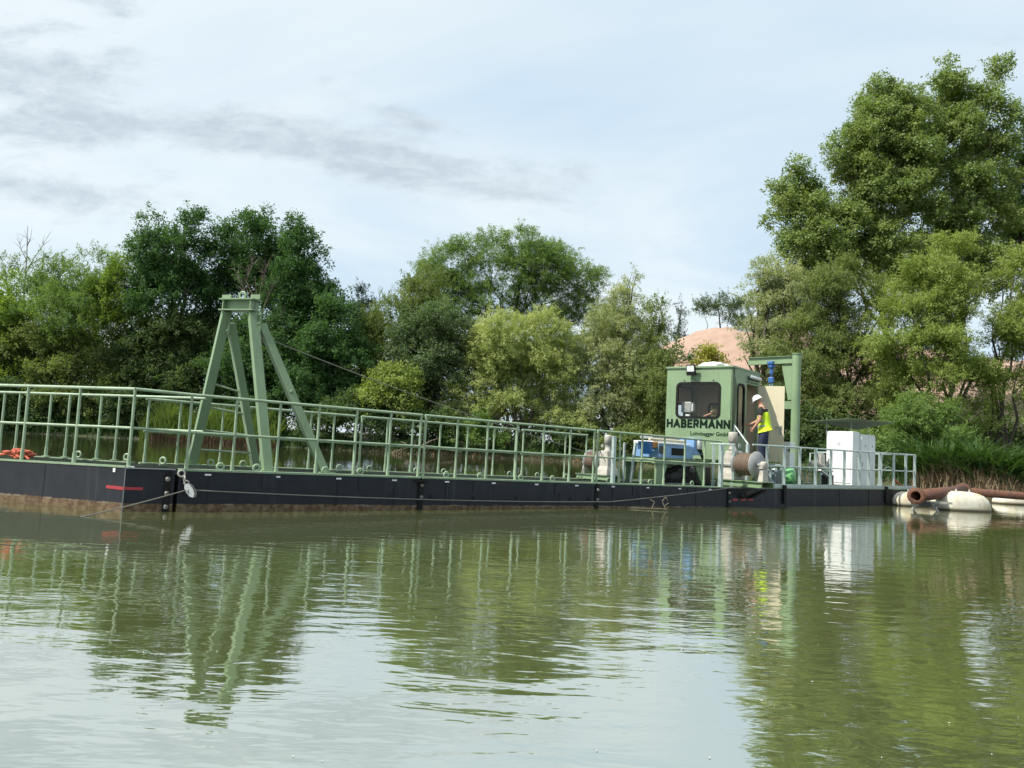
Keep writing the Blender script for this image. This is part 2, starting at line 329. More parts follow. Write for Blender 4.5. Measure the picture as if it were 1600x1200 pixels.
def water():
    m = bpy.data.materials.new('pond_water'); m.use_nodes = True; nt = m.node_tree; nt.nodes.clear(); L = nt.links
    out = nt.nodes.new('ShaderNodeOutputMaterial')
    geo = nt.nodes.new('ShaderNodeNewGeometry')
    def noise(scale, st, detail, rough=0.5, dist=0.0, rot=0.0):
        mp = nt.nodes.new('ShaderNodeMapping'); mp.inputs['Scale'].default_value = st; mp.inputs['Rotation'].default_value = (0, 0, rot); L.new(geo.outputs['Position'], mp.inputs[0])
        n = nt.nodes.new('ShaderNodeTexNoise'); n.inputs['Scale'].default_value = scale; n.inputs['Detail'].default_value = detail
        n.inputs['Roughness'].default_value = rough; n.inputs['Distortion'].default_value = dist
        L.new(mp.outputs[0], n.inputs['Vector']); return n.outputs['Fac']
    def mth(op, a, b_):
        n = nt.nodes.new('ShaderNodeMath'); n.operation = op
        for i, s in enumerate((a, b_)):
            if isinstance(s, (int, float)): n.inputs[i].default_value = s
            else: L.new(s, n.inputs[i])
        return n.outputs[0]
    def bump(h, dist, prev=None):
        b = nt.nodes.new('ShaderNodeBump'); b.inputs['Strength'].default_value = 1.0; b.inputs['Distance'].default_value = dist
        L.new(h, b.inputs['Height'])
        if prev: L.new(prev, b.inputs['Normal'])
        return b.outputs[0]
    breeze = nt.nodes.new('ShaderNodeMapRange'); breeze.interpolation_type = 'SMOOTHSTEP'
    breeze.inputs['From Min'].default_value = 0.36; breeze.inputs['From Max'].default_value = 0.64; breeze.inputs['To Min'].default_value = 0.35; breeze.inputs['To Max'].default_value = 1.0
    L.new(noise(0.16, (0.6, 1.5, 1), 3), breeze.inputs['Value'])
    sp_ = nt.nodes.new('ShaderNodeSeparateXYZ'); L.new(geo.outputs['Position'], sp_.inputs[0])
    lee = nt.nodes.new('ShaderNodeMapRange'); lee.interpolation_type = 'SMOOTHSTEP'; lee.inputs['From Min'].default_value = 8; lee.inputs['From Max'].default_value = 30; lee.inputs['To Min'].default_value = 1.0; lee.inputs['To Max'].default_value = 0.22
    L.new(sp_.outputs[1], lee.inputs['Value']); calm = mth('MULTIPLY', breeze.outputs[0], lee.outputs[0])
    r1 = mth('MULTIPLY', noise(2.6, (0.42, 1.25, 1), 3, 0.5, 0.5, R(4)), calm)
    r2 = mth('MULTIPLY', noise(9.0, (0.45, 1.0, 1), 2, 0.5, 0.3, R(-7)), calm)
    n1 = bump(r1, WAVE1); n2 = bump(r2, WAVE2, n1)
    dif = nt.nodes.new('ShaderNodeBsdfDiffuse')
    mx = nt.nodes.new('ShaderNodeMix'); mx.data_type = 'RGBA'; mx.inputs[6].default_value = (*WCOL1, 1); mx.inputs[7].default_value = (*WCOL2, 1)
    L.new(noise(0.10, (1, 1, 1), 4), mx.inputs[0]); L.new(mx.outputs[2], dif.inputs[0])
    gl = nt.nodes.new('ShaderNodeBsdfGlossy'); gl.inputs['Roughness'].default_value = 0.025; L.new(n2, gl.inputs['Normal'])
    fr = nt.nodes.new('ShaderNodeFresnel'); fr.inputs[0].default_value = WIOR; L.new(n2, fr.inputs['Normal'])
    x = nt.nodes.new('ShaderNodeMixShader'); fm = mth('MULTIPLY_ADD', fr.outputs[0], 0.23); fm.node.inputs[2].default_value = 0.77; L.new(fm, x.inputs[0]); L.new(dif.outputs[0], x.inputs[1]); L.new(gl.outputs[0], x.inputs[2])
    L.new(x.outputs[0], out.inputs[0])
    mb = MB(); mb.add([(-3000, -200, 0), (3000, -200, 0), (3000, 90, 0), (-3000, 90, 0)], [(0, 1, 2, 3)])
    o = mb.build('water', m); o['kind'] = 'structure'
WAVE1, WAVE2, WIOR = 0.0092, 0.0034, 1.6
WCOL1, WCOL2 = (0.225, 0.265, 0.098), (0.245, 0.285, 0.115)
water()
def sand_heap():
    xs = np.linspace(18, 100, 70); ys = np.linspace(84, 150, 40); X, Y = np.meshgrid(xs, ys)
    def cone(cx, cy, top, sl, r): return top-sl*np.maximum(np.hypot(X-cx, (Y-cy)*1.0)-r, 0)
    Zh = np.maximum.reduce([cone(33.5, 112, 18.6, 0.68, 9), cone(52, 112, 17.2, 0.62, 9), cone(70, 108, 15.5, 0.62, 10), cone(88, 105, 14.0, 0.6, 8)])
    nz = sum(np.sin(X*a+b)*np.cos(Y*c+d)*e for a, b, c, d, e in ((0.5, 1, 0.4, 2, 0.3), (1.3, 0, 1.1, 1, 0.12), (2.9, 2, 2.3, 0, 0.06)))
    Zh = np.maximum(Zh+nz+0.35*np.sin(X*0.9+Y*0.5)*np.sin(X*0.23), 0.6)
    v = np.stack([X, Y, Zh], -1).reshape(-1, 3); nx = len(xs)
    f = [(j*nx+i, j*nx+i+1, (j+1)*nx+i+1, (j+1)*nx+i) for j in range(len(ys)-1) for i in range(nx-1)]
    me = bpy.data.meshes.new('sand_heap'); me.from_pydata(v.tolist(), [], f); me.polygons.foreach_set('use_smooth', [True]*len(f))
    me.materials.append(mat('pink_sand', (0.40, 0.275, 0.212), (0.32, 0.22, 0.17), 0.8, 0.95, bump=0.9, bscale=1.6, detail=8))
    o = bpy.data.objects.new('sand_heap', me); COL.objects.link(o)
    tag(o, 'huge pinkish beige sand heap behind the green cabin and trees', 'sand heap')
sand_heap()

# ---------------------------------------------------------------- vegetation
def leaf_mat(name, c1, c2, trans=0.45, rough=0.6, spec=0.2):
    m = bpy.data.materials.new(name); m.use_nodes = True; nt = m.node_tree; nt.nodes.clear(); L = nt.links
    o = nt.nodes.new('ShaderNodeOutputMaterial'); p = nt.nodes.new('ShaderNodeBsdfPrincipled'); t = nt.nodes.new('ShaderNodeBsdfTranslucent')
    a = nt.nodes.new('ShaderNodeAttribute'); a.attribute_name = 'tint'
    x = nt.nodes.new('ShaderNodeMix'); x.data_type = 'RGBA'; x.inputs[6].default_value = (*c1, 1); x.inputs[7].default_value = (*c2, 1)
    L.new(a.outputs['Fac'], x.inputs[0]); L.new(x.outputs[2], p.inputs['Base Color'])
    y = nt.nodes.new('ShaderNodeMix'); y.data_type = 'RGBA'; y.blend_type = 'MULTIPLY'; y.inputs[0].default_value = 1; L.new(x.outputs[2], y.inputs[6]); y.inputs[7].default_value = (1.25, 1.35, 0.55, 1)
    L.new(y.outputs[2], t.inputs[0])
    p.inputs['Roughness'].default_value = rough; p.inputs['Specular IOR Level'].default_value = spec
    s = nt.nodes.new('ShaderNodeMixShader'); s.inputs[0].default_value = trans; L.new(p.outputs[0], s.inputs[1]); L.new(t.outputs[0], s.inputs[2]); L.new(s.outputs[0], o.inputs[0])
    return m
LM = {
 'dark': leaf_mat('dark_leaf', (0.045, 0.107, 0.035), (0.093, 0.173, 0.058)),
 'bush': leaf_mat('bush_leaf', (0.060, 0.107, 0.039), (0.116, 0.165, 0.064)),
 'olive': leaf_mat('olive_leaf', (0.134, 0.186, 0.058), (0.224, 0.269, 0.094)),
 'bright': leaf_mat('bright_leaf', (0.154, 0.240, 0.046), (0.266, 0.346, 0.064)),
 'mid': leaf_mat('mid_leaf', (0.120, 0.201, 0.058), (0.207, 0.287, 0.086)),
 'blue': leaf_mat('bluish_leaf', (0.093, 0.147, 0.071), (0.154, 0.206, 0.103)),
 'willow': leaf_mat('pale_willow_leaf', (0.310, 0.374, 0.136), (0.473, 0.505, 0.231), 0.44),
 'grey': leaf_mat('grey_willow_leaf', (0.262, 0.310, 0.156), (0.416, 0.440, 0.249), 0.44),
 'poplar': leaf_mat('poplar_leaf', (0.152, 0.223, 0.064), (0.267, 0.328, 0.109), 0.42, 0.45, 0.3),
 'wil2': leaf_mat('green_willow_leaf', (0.198, 0.269, 0.069), (0.325, 0.386, 0.118), 0.44),
 'fir': leaf_mat('fir_needle', (0.037, 0.059, 0.035), (0.067, 0.093, 0.051), 0.1),
 'yell': leaf_mat('yellow_leaf', (0.296, 0.307, 0.049), (0.399, 0.386, 0.080)),
}
BARK = mat('grey_bark', (0.06, 0.05, 0.038), (0.105, 0.09, 0.07), 3, 0.95, bump=0.6, bscale=9, stretch=(1, 1, 0.3))
DEADW = mat('dead_wood', (0.20, 0.165, 0.13), (0.13, 0.105, 0.085), 4, 0.95, bump=0.3)
STY = {  # spray length, leaves per spray, leaf length, width, outward, up, random, spread, shell, droop
 'broad':  dict(L=1.1, k=34, ll=0.235, lw=0.15, o=0.8, u=0.15, r=0.5, sp=0.34, dr=0.10),
 'poplar': dict(L=1.0, k=32, ll=0.215, lw=0.165, o=0.7, u=0.25, r=0.55, sp=0.32, dr=0.05),
 'feather': dict(L=1.3, k=36, ll=0.22, lw=0.085, o=0.6, u=0.75, r=0.35, sp=0.20, dr=0.06),
 'willow': dict(L=1.15, k=40, ll=0.22, lw=0.068, o=0.75, u=0.35, r=0.45, sp=0.22, dr=0.25),
 'weep':   dict(L=1.5, k=38, ll=0.21, lw=0.07, o=0.6, u=-0.2, r=0.4, sp=0.20, dr=0.5),
}
def leaves_mesh(name, blobs, n_leaf, st, mt, seed, gap=0.0, zmin=None, scale=1.0, puffs=2.2):
    """blobs: rows cx,cy,cz,rx,ry,rz.  Leaf-sized quads strewn along short twigs that leave the crown's limbs."""
    g = np.random.default_rng(seed); B = np.array(blobs, float); k = st['k']
    wgt = B[:, 3]*B[:, 5]; wgt = wgt/wgt.sum(); ns = max(int(n_leaf/k), 4); ns2 = int(ns*(1.5 if gap else 1.15))
    # boughs: leafy puffs at the limb ends of every blob, then twigs within a puff
    PC, PR, PD, PW = [], [], [], []
    for j, b in enumerate(B):
        m_ = int(np.clip(b[3]*b[5]*puffs, 6, 46)); pd = g.normal(size=(m_, 3)); pd /= np.linalg.norm(pd, axis=1)[:, None]
        pd[:, 2] = np.where((pd[:, 2] < -0.35) & (g.random(m_) < 0.5), -pd[:, 2], pd[:, 2])
        PC.append(b[:3]+pd*b[3:6]*(0.35+0.62*g.random(m_)**0.6)[:, None]); pr = np.minimum(b[3], b[5])*g.uniform(0.30, 0.54, m_)*np.clip(14/m_, 0.62, 1)**0.5
        PR.append(pr); PD.append(pd); PW.append(pr**2)
    PC = np.concatenate(PC); PR = np.concatenate(PR); PD = np.concatenate(PD); PW = np.concatenate(PW); PW = PW/PW.sum()
    bi = g.choice(len(PC), ns2, p=PW); d = g.normal(size=(ns2, 3)); d /= np.linalg.norm(d, axis=1)[:, None]
    d[:, 2] = np.where((d[:, 2] < -0.2) & (g.random(ns2) < 0.6), -d[:, 2]*0.6, d[:, 2])
    rad = 0.35+0.65*g.random(ns2)**0.5
    o = PC[bi]+d*(PR[bi]*rad)[:, None]*np.array([1.08, 1.08, 0.82])
    d = d*0.75+PD[bi]*0.45; d /= np.linalg.norm(d, axis=1)[:, None]
    if gap:
        f = np.sin(o[:, 0]*1.1+seed)+np.sin(o[:, 1]*1.3+2*seed)+np.sin(o[:, 2]*1.25+3*seed)+0.7*np.sin(o[:, 0]*2.6-o[:, 2]*2.1)+0.6*np.sin(o[:, 1]*2.3+o[:, 2]*2.9)
        keep = f > np.quantile(f, gap); o = o[keep]; d = d[keep]; bi = bi[keep]; rad = rad[keep]
    if zmin is not None:
        keep = o[:, 2] > zmin; o = o[keep]; d = d[keep]; rad = rad[keep]; bi = bi[keep]
    ns = len(o)
    t = st['o']*d+np.array([0, 0, st['u']])+st['r']*g.normal(size=(ns, 3)); t /= np.linalg.norm(t, axis=1)[:, None]
    Ls = st['L']*scale*(0.55+0.9*g.random(ns))
    s = g.random((ns, k)); p = o[:, None, :]+t[:, None, :]*(s*Ls[:, None])[..., None]
    p[..., 2] -= st['dr']*(s**2)*Ls[:, None]
    p += g.normal(size=(ns, k, 3))*(st['sp']*scale*(1.1-0.75*s))[..., None]
    a = 0.8*t[:, None, :]+g.normal(size=(ns, k, 3))*0.7; a[..., 2] -= st['dr']*1.2; a /= np.linalg.norm(a, axis=-1)[..., None]
    nr = g.normal(size=(ns, k, 3))*0.62+0.75*d[:, None, :]+np.array([-0.25, -0.1, 0.65]); b = np.cross(nr, a); b /= np.linalg.norm(b, axis=-1)[..., None]+1e-9
    sz = scale*(0.65+0.7*g.random((ns, k)))
    la = a*(sz*st['ll']*0.5)[..., None]; lb = b*(sz*st['lw']*0.5)[..., None]
    nv = np.cross(a, b); bend = nv*(sz*st['ll']*0.10)[..., None]
    v = np.stack([p-la*0.85+lb*1.08, p+la*1.08-bend, p-la*0.85-lb*1.08], 2).reshape(-1, 3)
    nf = ns*k; me = bpy.data.meshes.new(name)
    me.vertices.add(nf*3); me.vertices.foreach_set('co', v.astype(np.float32).ravel())
    me.loops.add(nf*3); me.loops.foreach_set('vertex_index', np.arange(nf*3, dtype=np.int32))
    me.polygons.add(nf); me.polygons.foreach_set('loop_start', np.arange(0, nf*3, 3, dtype=np.int32)); me.polygons.foreach_set('loop_total', np.full(nf, 3, np.int32))
    me.update(calc_edges=True)
    tint = np.clip(0.5+0.22*g.normal(size=(ns, 1))+0.16*g.normal(size=(ns, k))+0.16*np.sin(bi[:, None]*2.7+seed), 0, 1)
    at_ = me.attributes.new('tint', 'FLOAT', 'FACE'); at_.data.foreach_set('value', tint.astype(np.float32).ravel())
    me.materials.append(mt); return me
NLEAF = 0
DENS = 1.28
def P3(x, y, Y): return at(x, y, Y)
def blobs3(bl, Y, depth=1.0, jit=0.35, g=None):
    out = []
    for i, (x, y, rx, ry) in enumerate(bl):
        k = Y/FPX; dy = 0 if g is None else g.uniform(-jit, jit)*rx*k
        c = at(x, y, Y+dy); out.append((c.x, c.y, c.z, rx*k, (rx*0.6+ry*0.4)*k*depth, ry*k))
    return out
def limb_pts(a, b, g, wob):
    n = 5; pts = []
    for i in range(n+1):
        f = i/n; p = a.lerp(b, f); p += Vector((g.normal(), g.normal(), g.normal()*0.4))*wob*math.sin(math.pi*f); p.z += 0.10*(b-a).length*math.sin(math.pi*f)*0.5
        pts.append(p)
    return pts
def tree(label, Y, bl, leaf, style, seed, dens=1.0, gap=0.0, base=None, cat='tree', name='tree', trunk_r=None, stems=1, group=None, scale=1.0, limbs=True, bark=BARK):
    global NLEAF
    g = np.random.default_rng(seed); xw = (sum(b[0] for b in bl)/len(bl)-800)/FPX*Y
    Y = max(Y, float(shore(xw))+(1.6 if cat == 'shrub' else 3.5)+(1.0 if bl[0][0] < 560 else 0.0)); B = blobs3(bl, Y, 1.0, 0.35, g)
    bx = base if base is not None else sum(b[0] for b in bl)/len(bl)
    c = at(bx, 700, Y); gz = float(ground_z(c.x, c.y)); root = Vector((c.x, c.y, max(gz, -0.2)-0.15))
    t = thing(name, label, cat, root, group)
    n = int(sum(b[2]*b[3]*math.pi for b in bl)*dens*DENS/(scale*scale)); NLEAF += n
    me = leaves_mesh('crown', [(b[0]-root.x, b[1]-root.y, b[2]-root.z, *b[3:]) for b in B], n, STY[style], LM[leaf], seed, gap, zmin=0.25, scale=scale)
    o = bpy.data.objects.new('crown', me); COL.objects.link(o); o.parent = t
    top = max(B, key=lambda b: b[2]+b[5]*0.3); H_ = top[2]-root.z; r0 = trunk_r or max(0.10, H_*0.017)
    if stems == 1:
        tp = Vector(top[:3]); pts = limb_pts(root, tp, g, 0.03*H_)
        m = MB(); m.tube(pts, [r0*(1-0.82*i/5) for i in range(6)], 8); m.build('trunk', bark, t)
        if limbs:
            for i, b in enumerate(B):
                if b is top: continue
                q = Vector(b[:3]); f = min(max((q.z-root.z)/max(H_, 0.1)*0.55, 0.12), 0.8); k = f*5; i0 = min(int(k), 4); a_ = pts[i0].lerp(pts[i0+1], k-i0)
                lp_ = limb_pts(a_, q, g, 0.05*(q-a_).length); rr = r0*(1-0.8*f)*0.55
                m = MB(); m.tube(lp_, [rr*(1-0.8*j/5) for j in range(6)], 6); m.build('limb', bark, t)
    else:
        for i in range(min(stems, len(B))):
            b = B[i]; q = Vector(b[:3])+Vector((0, 0, b[5]*0.05)); a_ = root+Vector((g.uniform(-0.5, 0.5), g.uniform(-0.4, 0.4), 0))
            pts = limb_pts(a_, q, g, 0.05*(q-a_).length)
            m = MB(); m.tube(pts, [r0*(1-0.8*j/5) for j in range(6)], 7); m.build('stem', bark, t)
            for j in range(2):
                e = pts[3].lerp(pts[4], g.random()); q2 = q+Vector((g.uniform(-1, 1)*b[3], g.uniform(-1, 1)*b[3], g.uniform(-0.2, 0.7)*b[5]))
                m = MB(); m.tube(limb_pts(e, q2, g, 0.1), [r0*0.35*(1-0.7*s/5) for s in range(6)], 5); m.build('limb', bark, t)
    return t
GA = 'trees on the left bank'; GB = 'trees on the middle bank'; GC = 'trees on the right bank'; GS = 'shrubs along the far shore'
# --- left bank
tree('bright yellow green tree at the left edge of the picture', 69, [(4, 520, 42, 75), (-30, 560, 60, 90), (12, 455, 24, 34), (10, 600, 36, 60)], 'bright', 'broad', 21, 1.0, 0.12, -10, group=GA)
tree('thin sparse twiggy tree top at the far left, beside the bare dead tree', 84, [(8, 420, 15, 24), (-6, 440, 25, 34)], 'olive', 'feather', 22, 0.22, 0.3, 0, group=GA)
tree('feathery mid green tree below the bare dead tree', 80, [(95, 455, 42, 42), (60, 490, 50, 55), (150, 430, 34, 36), (120, 500, 60, 60), (70, 440, 22, 22)], 'mid', 'feather', 23, 0.95, 0.1, 100, group=GA)
tree('yellowish feathery tree left of the tallest dark tree of the left bank', 79, [(195, 436, 26, 38), (180, 480, 40, 50), (205, 470, 30, 40), (168, 515, 48, 40), (215, 500, 36, 40)], 'bright', 'feather', 24, 0.85, 0.1, 195, group=GA)
tree('dark leafy tree with two pointed tops, leftmost of the three tall dark ones', 81, [(238, 350, 17, 26), (290, 348, 24, 24), (262, 400, 46, 44), (235, 395, 26, 30), (305, 400, 26, 40), (250, 460, 50, 56), (300, 470, 46, 50)], 'dark', 'broad', 25, 1.0, 0.16, 262, group=GA)
tree('dark leafy tree with a broad top, behind the green gantry', 84, [(348, 356, 15, 24), (398, 342, 28, 20), (385, 385, 48, 40), (345, 410, 34, 46), (420, 420, 40, 50), (390, 460, 60, 60)], 'dark', 'broad', 26, 1.0, 0.14, 385, group=GA)
tree('dark leafy tree with spiky top, rightmost of the three tall dark ones', 80, [(474, 352, 15, 22), (450, 385, 26, 34), (482, 400, 24, 40), (470, 450, 38, 44), (500, 490, 38, 46), (455, 510, 46, 56), (525, 500, 24, 36)], 'dark', 'broad', 27, 1.0, 0.16, 470, group=GA)
tree('round dark bush tree under the tall dark trees, left of the gantry', 75, [(290, 540, 70, 62), (240, 560, 60, 66), (330, 590, 60, 60), (270, 610, 66, 50)], 'bush', 'broad', 28, 1.0, 0.16, 290, group=GA)
tree('dark bush tree right behind the green gantry legs', 76, [(420, 560, 60, 60), (380, 590, 60, 60), (460, 590, 56, 66), (430, 640, 70, 40)], 'dark', 'broad', 29, 0.95, 0.18, 420, group=GA)
tree('dark tree sloping down to the water, right of the gantry', 74, [(520, 520, 38, 50), (545, 560, 34, 60), (500, 590, 50, 62), (540, 630, 46, 46)], 'dark', 'broad', 30, 0.95, 0.16, 520, group=GA)
tree('olive layered shrub tree on the left bank under the feathery tree', 72, [(150, 560, 66, 34), (110, 600, 70, 40), (190, 610, 54, 40), (60, 560, 54, 50), (150, 645, 70, 34)], 'olive', 'broad', 31, 1.0, 0.14, 140, group=GA)
tree('dark shrub hanging over the water at the far left', 70, [(40, 635, 56, 44), (90, 650, 60, 36), (0, 640, 50, 50)], 'bush', 'broad', 32, 1.0, 0.1, 40, group=GS, name='shrub', cat='shrub')
tree('dark shrub hanging over the water behind the left corner post', 72, [(190, 645, 56, 36), (240, 650, 44, 28)], 'bush', 'broad', 33, 0.9, 0.1, 200, group=GS, name='shrub', cat='shrub')
def dead_tree(label, Y, trunk, branches, name='dead_tree', seed=1, r=0.12, twigs=6, base_y=None):
    g = np.random.default_rng(seed); p0 = at(*trunk[0], Y); gz = float(ground_z(p0.x, p0.y))
    t = thing(name, label, 'dead tree', (p0.x, p0.y, gz))
    pts = [Vector((p0.x, p0.y, gz))]+[at(x, y, Y) for x, y in trunk]
    m = MB(); m.tube(pts, [r*(1-0.85*i/(len(pts)-1)) for i in range(len(pts))], 7); m.build('trunk', DEADW, t)
    for b in branches:
        q = [at(x, y, Y+g.uniform(-0.4, 0.4)) for x, y in b]
        m = MB(); m.tube(q, [r*0.42*(1-0.8*i/(len(q)-1)) for i in range(len(q))], 5)
        for k in range(twigs):
            f = g.uniform(0.3, 1.0)*(len(q)-1); i0 = min(int(f), len(q)-2); e = q[i0].lerp(q[i0+1], f-i0)
            d = (q[-1]-q[0]).normalized()*0.6+Vector((g.normal()*0.6, g.normal()*0.6, 0.4+g.normal()*0.4)); L_ = g.uniform(0.4, 1.1)
            m.tube([e, e+d*L_*0.5+Vector((0, 0, 0.05)), e+d*L_], [0.022, 0.015, 0.007], 4)
        m.build('branch', DEADW, t)
    return t
dead_tree('bare dead tree with thin branches rising at far left against the sky', 83, [(34, 520), (38, 450), (42, 400), (43, 353)], [[(39, 430), (52, 405), (66, 385), (73, 372)], [(41, 405), (33, 390), (31, 380)], [(42, 385), (48, 372)], [(38, 440), (30, 425), (27, 405)], [(40, 420), (56, 408), (70, 402)]], seed=4, r=0.14, twigs=5)
dead_tree('tangle of dead brown branches in the dark trees behind the gantry top', 77.5, [(420, 640), (412, 560), (405, 500), (398, 430)], [[(408, 520), (395, 480), (380, 450), (366, 420)], [(405, 500), (420, 460), (430, 440)], [(404, 480), (385, 440), (395, 405)], [(410, 540), (430, 510), (442, 490)], [(408, 520), (420, 500), (436, 520)], [(403, 470), (410, 440), (418, 415)], [(406, 500), (390, 490), (376, 480)]], seed=9, r=0.12, twigs=34)
# --- middle bank
def conifer(label, x, ytop, ybase, hw, Y, seed, group=None):
    g = np.random.default_rng(seed); bl = []; n = 6
    for i in range(n):
        f = (i+0.5)/n; bl.append((x+g.uniform(-1, 1), ytop+(ybase-ytop)*f, hw*(0.25+0.85*f), (ybase-ytop)/n*0.75))
    return tree(label, Y, bl, 'fir', 'feather', seed, 3.2, 0, x, name='fir_tree', group=group, limbs=False, scale=1.3)
conifer('small dark fir top showing between the left and middle trees', 567, 458, 560, 24, 112, 41)
tree('yellow green tree left of the big round tree', 82, [(640, 462, 22, 28), (612, 505, 40, 42), (660, 500, 40, 50), (600, 560, 46, 50), (575, 540, 26, 50), (664, 448, 30, 30)], 'olive', 'feather', 42, 0.95, 0.14, 625, group=GB)
tree('big broad round tree, tallest of the middle bank', 90, [(705, 415, 36, 38), (760, 405, 50, 38), (822, 392, 54, 34), (868, 425, 42, 44), (915, 450, 34, 38), (790, 440, 70, 40), (730, 450, 46, 34), (690, 450, 30, 36), (905, 500, 40, 46), (850, 470, 56, 46), (680, 520, 40, 50), (715, 485, 44, 36), (770, 482, 56, 40), (680, 440, 32, 40), (930, 490, 36, 46), (840, 420, 60, 44)], 'mid', 'willow', 43, 1.4, 0.0, 770, group=GB, trunk_r=0.4)
tree('bluish green tree between the yellow green tree and the pale willow', 78, [(680, 520, 46, 46), (645, 560, 46, 50), (690, 580, 50, 60), (640, 620, 50, 44)], 'blue', 'broad', 44, 1.0, 0.14, 665, group=GB)
tree('pale yellow green willow, brightest tree in the middle of the far bank', 73, [(800, 530, 58, 38), (850, 520, 30, 34), (760, 560, 42, 46), (820, 585, 70, 50), (770, 620, 66, 40), (860, 590, 36, 50), (720, 642, 44, 26), (830, 640, 80, 34), (890, 660, 50, 30), (750, 660, 60, 22), (800, 560, 66, 56), (850, 560, 44, 40)], 'willow', 'willow', 45, 1.3, 0.0, 800, group=GB, stems=6)
tree('grey green willow with a pointed top, left of the cabin', 78, [(984, 448, 14, 30), (975, 490, 30, 38), (945, 530, 34, 46), (990, 540, 36, 50), (925, 580, 40, 50), (975, 590, 46, 50), (945, 640, 60, 46), (1000, 630, 36, 50)], 'grey', 'willow', 46, 1.25, 0.02, 965, group=GB, stems=5)
tree('yellow green tree just left of the cabin and sand heap', 75, [(1030, 500, 17, 28), (1026, 540, 22, 40), (1014, 590, 28, 46), (1022, 640, 36, 44), (1005, 670, 40, 24)], 'olive', 'feather', 47, 1.2, 0.04, 1030, group=GB)
tree('bright yellow green bush on the middle bank beyond the railing', 71.5, [(605, 612, 38, 34), (580, 640, 34, 30), (632, 632, 30, 26)], 'wil2', 'broad', 48, 0.9, 0.16, 605, group=GS, name='shrub', cat='shrub')
tree('dark shrub under the yellow green tree, right of the gantry', 73, [(560, 655, 50, 34), (510, 665, 40, 26), (650, 660, 46, 30)], 'bush', 'broad', 49, 0.9, 0.12, 560, group=GS, name='shrub', cat='shrub')
tree('low green shrub at the water below the pale willow', 71.5, [(700, 680, 40, 16), (760, 690, 50, 14), (720, 668, 40, 16)], 'mid', 'broad', 50, 1.0, 0.1, 730, group=GS, name='shrub', cat='shrub')
tree('dark low shrub at the water below the grey green willow', 74, [(850, 695, 44, 16), (910, 698, 40, 18), (880, 680, 40, 16)], 'bush', 'broad', 51, 1.0, 0.1, 880, group=GS, name='shrub', cat='shrub')
tree('small olive shrub at the water behind the rear winch', 74, [(960, 700, 40, 16), (1010, 705, 40, 16), (1000, 690, 40, 14)], 'olive', 'broad', 52, 1.0, 0.1, 985, group=GS, name='shrub', cat='shrub')
tree('small bright bush in front of the sand heap above the cabin', 80, [(1105, 562, 13, 12), (1112, 575, 22, 14), (1095, 590, 26, 18)], 'yell', 'broad', 53, 0.8, 0.2, 1105, group=GS, name='shrub', cat='shrub')
conifer('dark fir top on the skyline left of the sand heap', 1065, 474, 560, 12, 150, 54)
tree('distant dull green tree on the skyline behind the sand heap', 150, [(1100, 492, 22, 18), (1122, 478, 16, 18), (1140, 490, 14, 22), (1160, 500, 20, 30)], 'bush', 'feather', 55, 2.6, 0.05, 1120, scale=1.3)
# --- right bank
tree('tall poplar with a low lobe on its left side', 78, [(1243, 268, 16, 20), (1236, 305, 34, 36), (1222, 345, 30, 40), (1268, 330, 36, 44), (1262, 390, 46, 44), (1300, 420, 46, 40), (1395, 165, 48, 46), (1365, 215, 44, 44), (1325, 245, 34, 46), (1410, 240, 58, 56), (1350, 300, 52, 56), (1420, 320, 50, 60), (1330, 370, 52, 50), (1400, 400, 60, 50)], 'poplar', 'poplar', 61, 1.2, 0.06, 1385, group=GC, trunk_r=0.32)
tree('tall poplar with the highest top, right of the lobed one', 80, [(1470, 130, 26, 32), (1548, 128, 28, 30), (1500, 165, 48, 40), (1555, 190, 30, 48), (1480, 220, 46, 52), (1540, 255, 44, 46), (1490, 300, 56, 50), (1550, 335, 38, 50), (1480, 380, 60, 50), (1540, 420, 50, 46), (1440, 440, 56, 46)], 'poplar', 'poplar', 62, 1.15, 0.12, 1455, group=GC, trunk_r=0.30)
tree('dark poplar cut by the right edge of the picture', 83, [(1592, 215, 20, 32), (1605, 280, 38, 56), (1600, 360, 40, 60), (1640, 330, 60, 90), (1590, 430, 40, 50)], 'dark', 'poplar', 63, 1.0, 0.18, 1610, group=GC, trunk_r=0.35)
tree('grey green willow right of the sand heap, above the crane', 68, [(1192, 420, 22, 28), (1184, 455, 20, 34), (1222, 450, 38, 40), (1180, 505, 22, 40), (1222, 510, 44, 46), (1178, 560, 22, 40), (1255, 500, 36, 50), (1205, 585, 38, 46)], 'grey', 'willow', 64, 1.1, 0.1, 1205, group=GC, stems=6)
tree('many stemmed willow behind the crane and white cabinets', 66, [(1320, 440, 44, 36), (1290, 480, 46, 46), (1350, 490, 50, 50), (1260, 560, 50, 56), (1320, 570, 56, 56), (1370, 580, 46, 56), (1250, 640, 50, 50), (1310, 645, 50, 44), (1380, 650, 50, 40)], 'olive', 'willow', 65, 1.1, 0.06, 1320, group=GC, stems=7)
tree('fresh green willow in front of the poplars, right of centre on the right bank', 60, [(1480, 408, 34, 34), (1450, 450, 44, 40), (1505, 440, 30, 36), (1410, 500, 46, 36), (1470, 500, 52, 44), (1385, 545, 34, 40), (1440, 560, 56, 44), (1510, 520, 32, 50), (1420, 615, 50, 36), (1500, 590, 40, 36), (1480, 640, 44, 26), (1430, 660, 44, 24)], 'wil2', 'willow', 66, 0.95, 0.18, 1490, group=GC, stems=8, trunk_r=0.16)
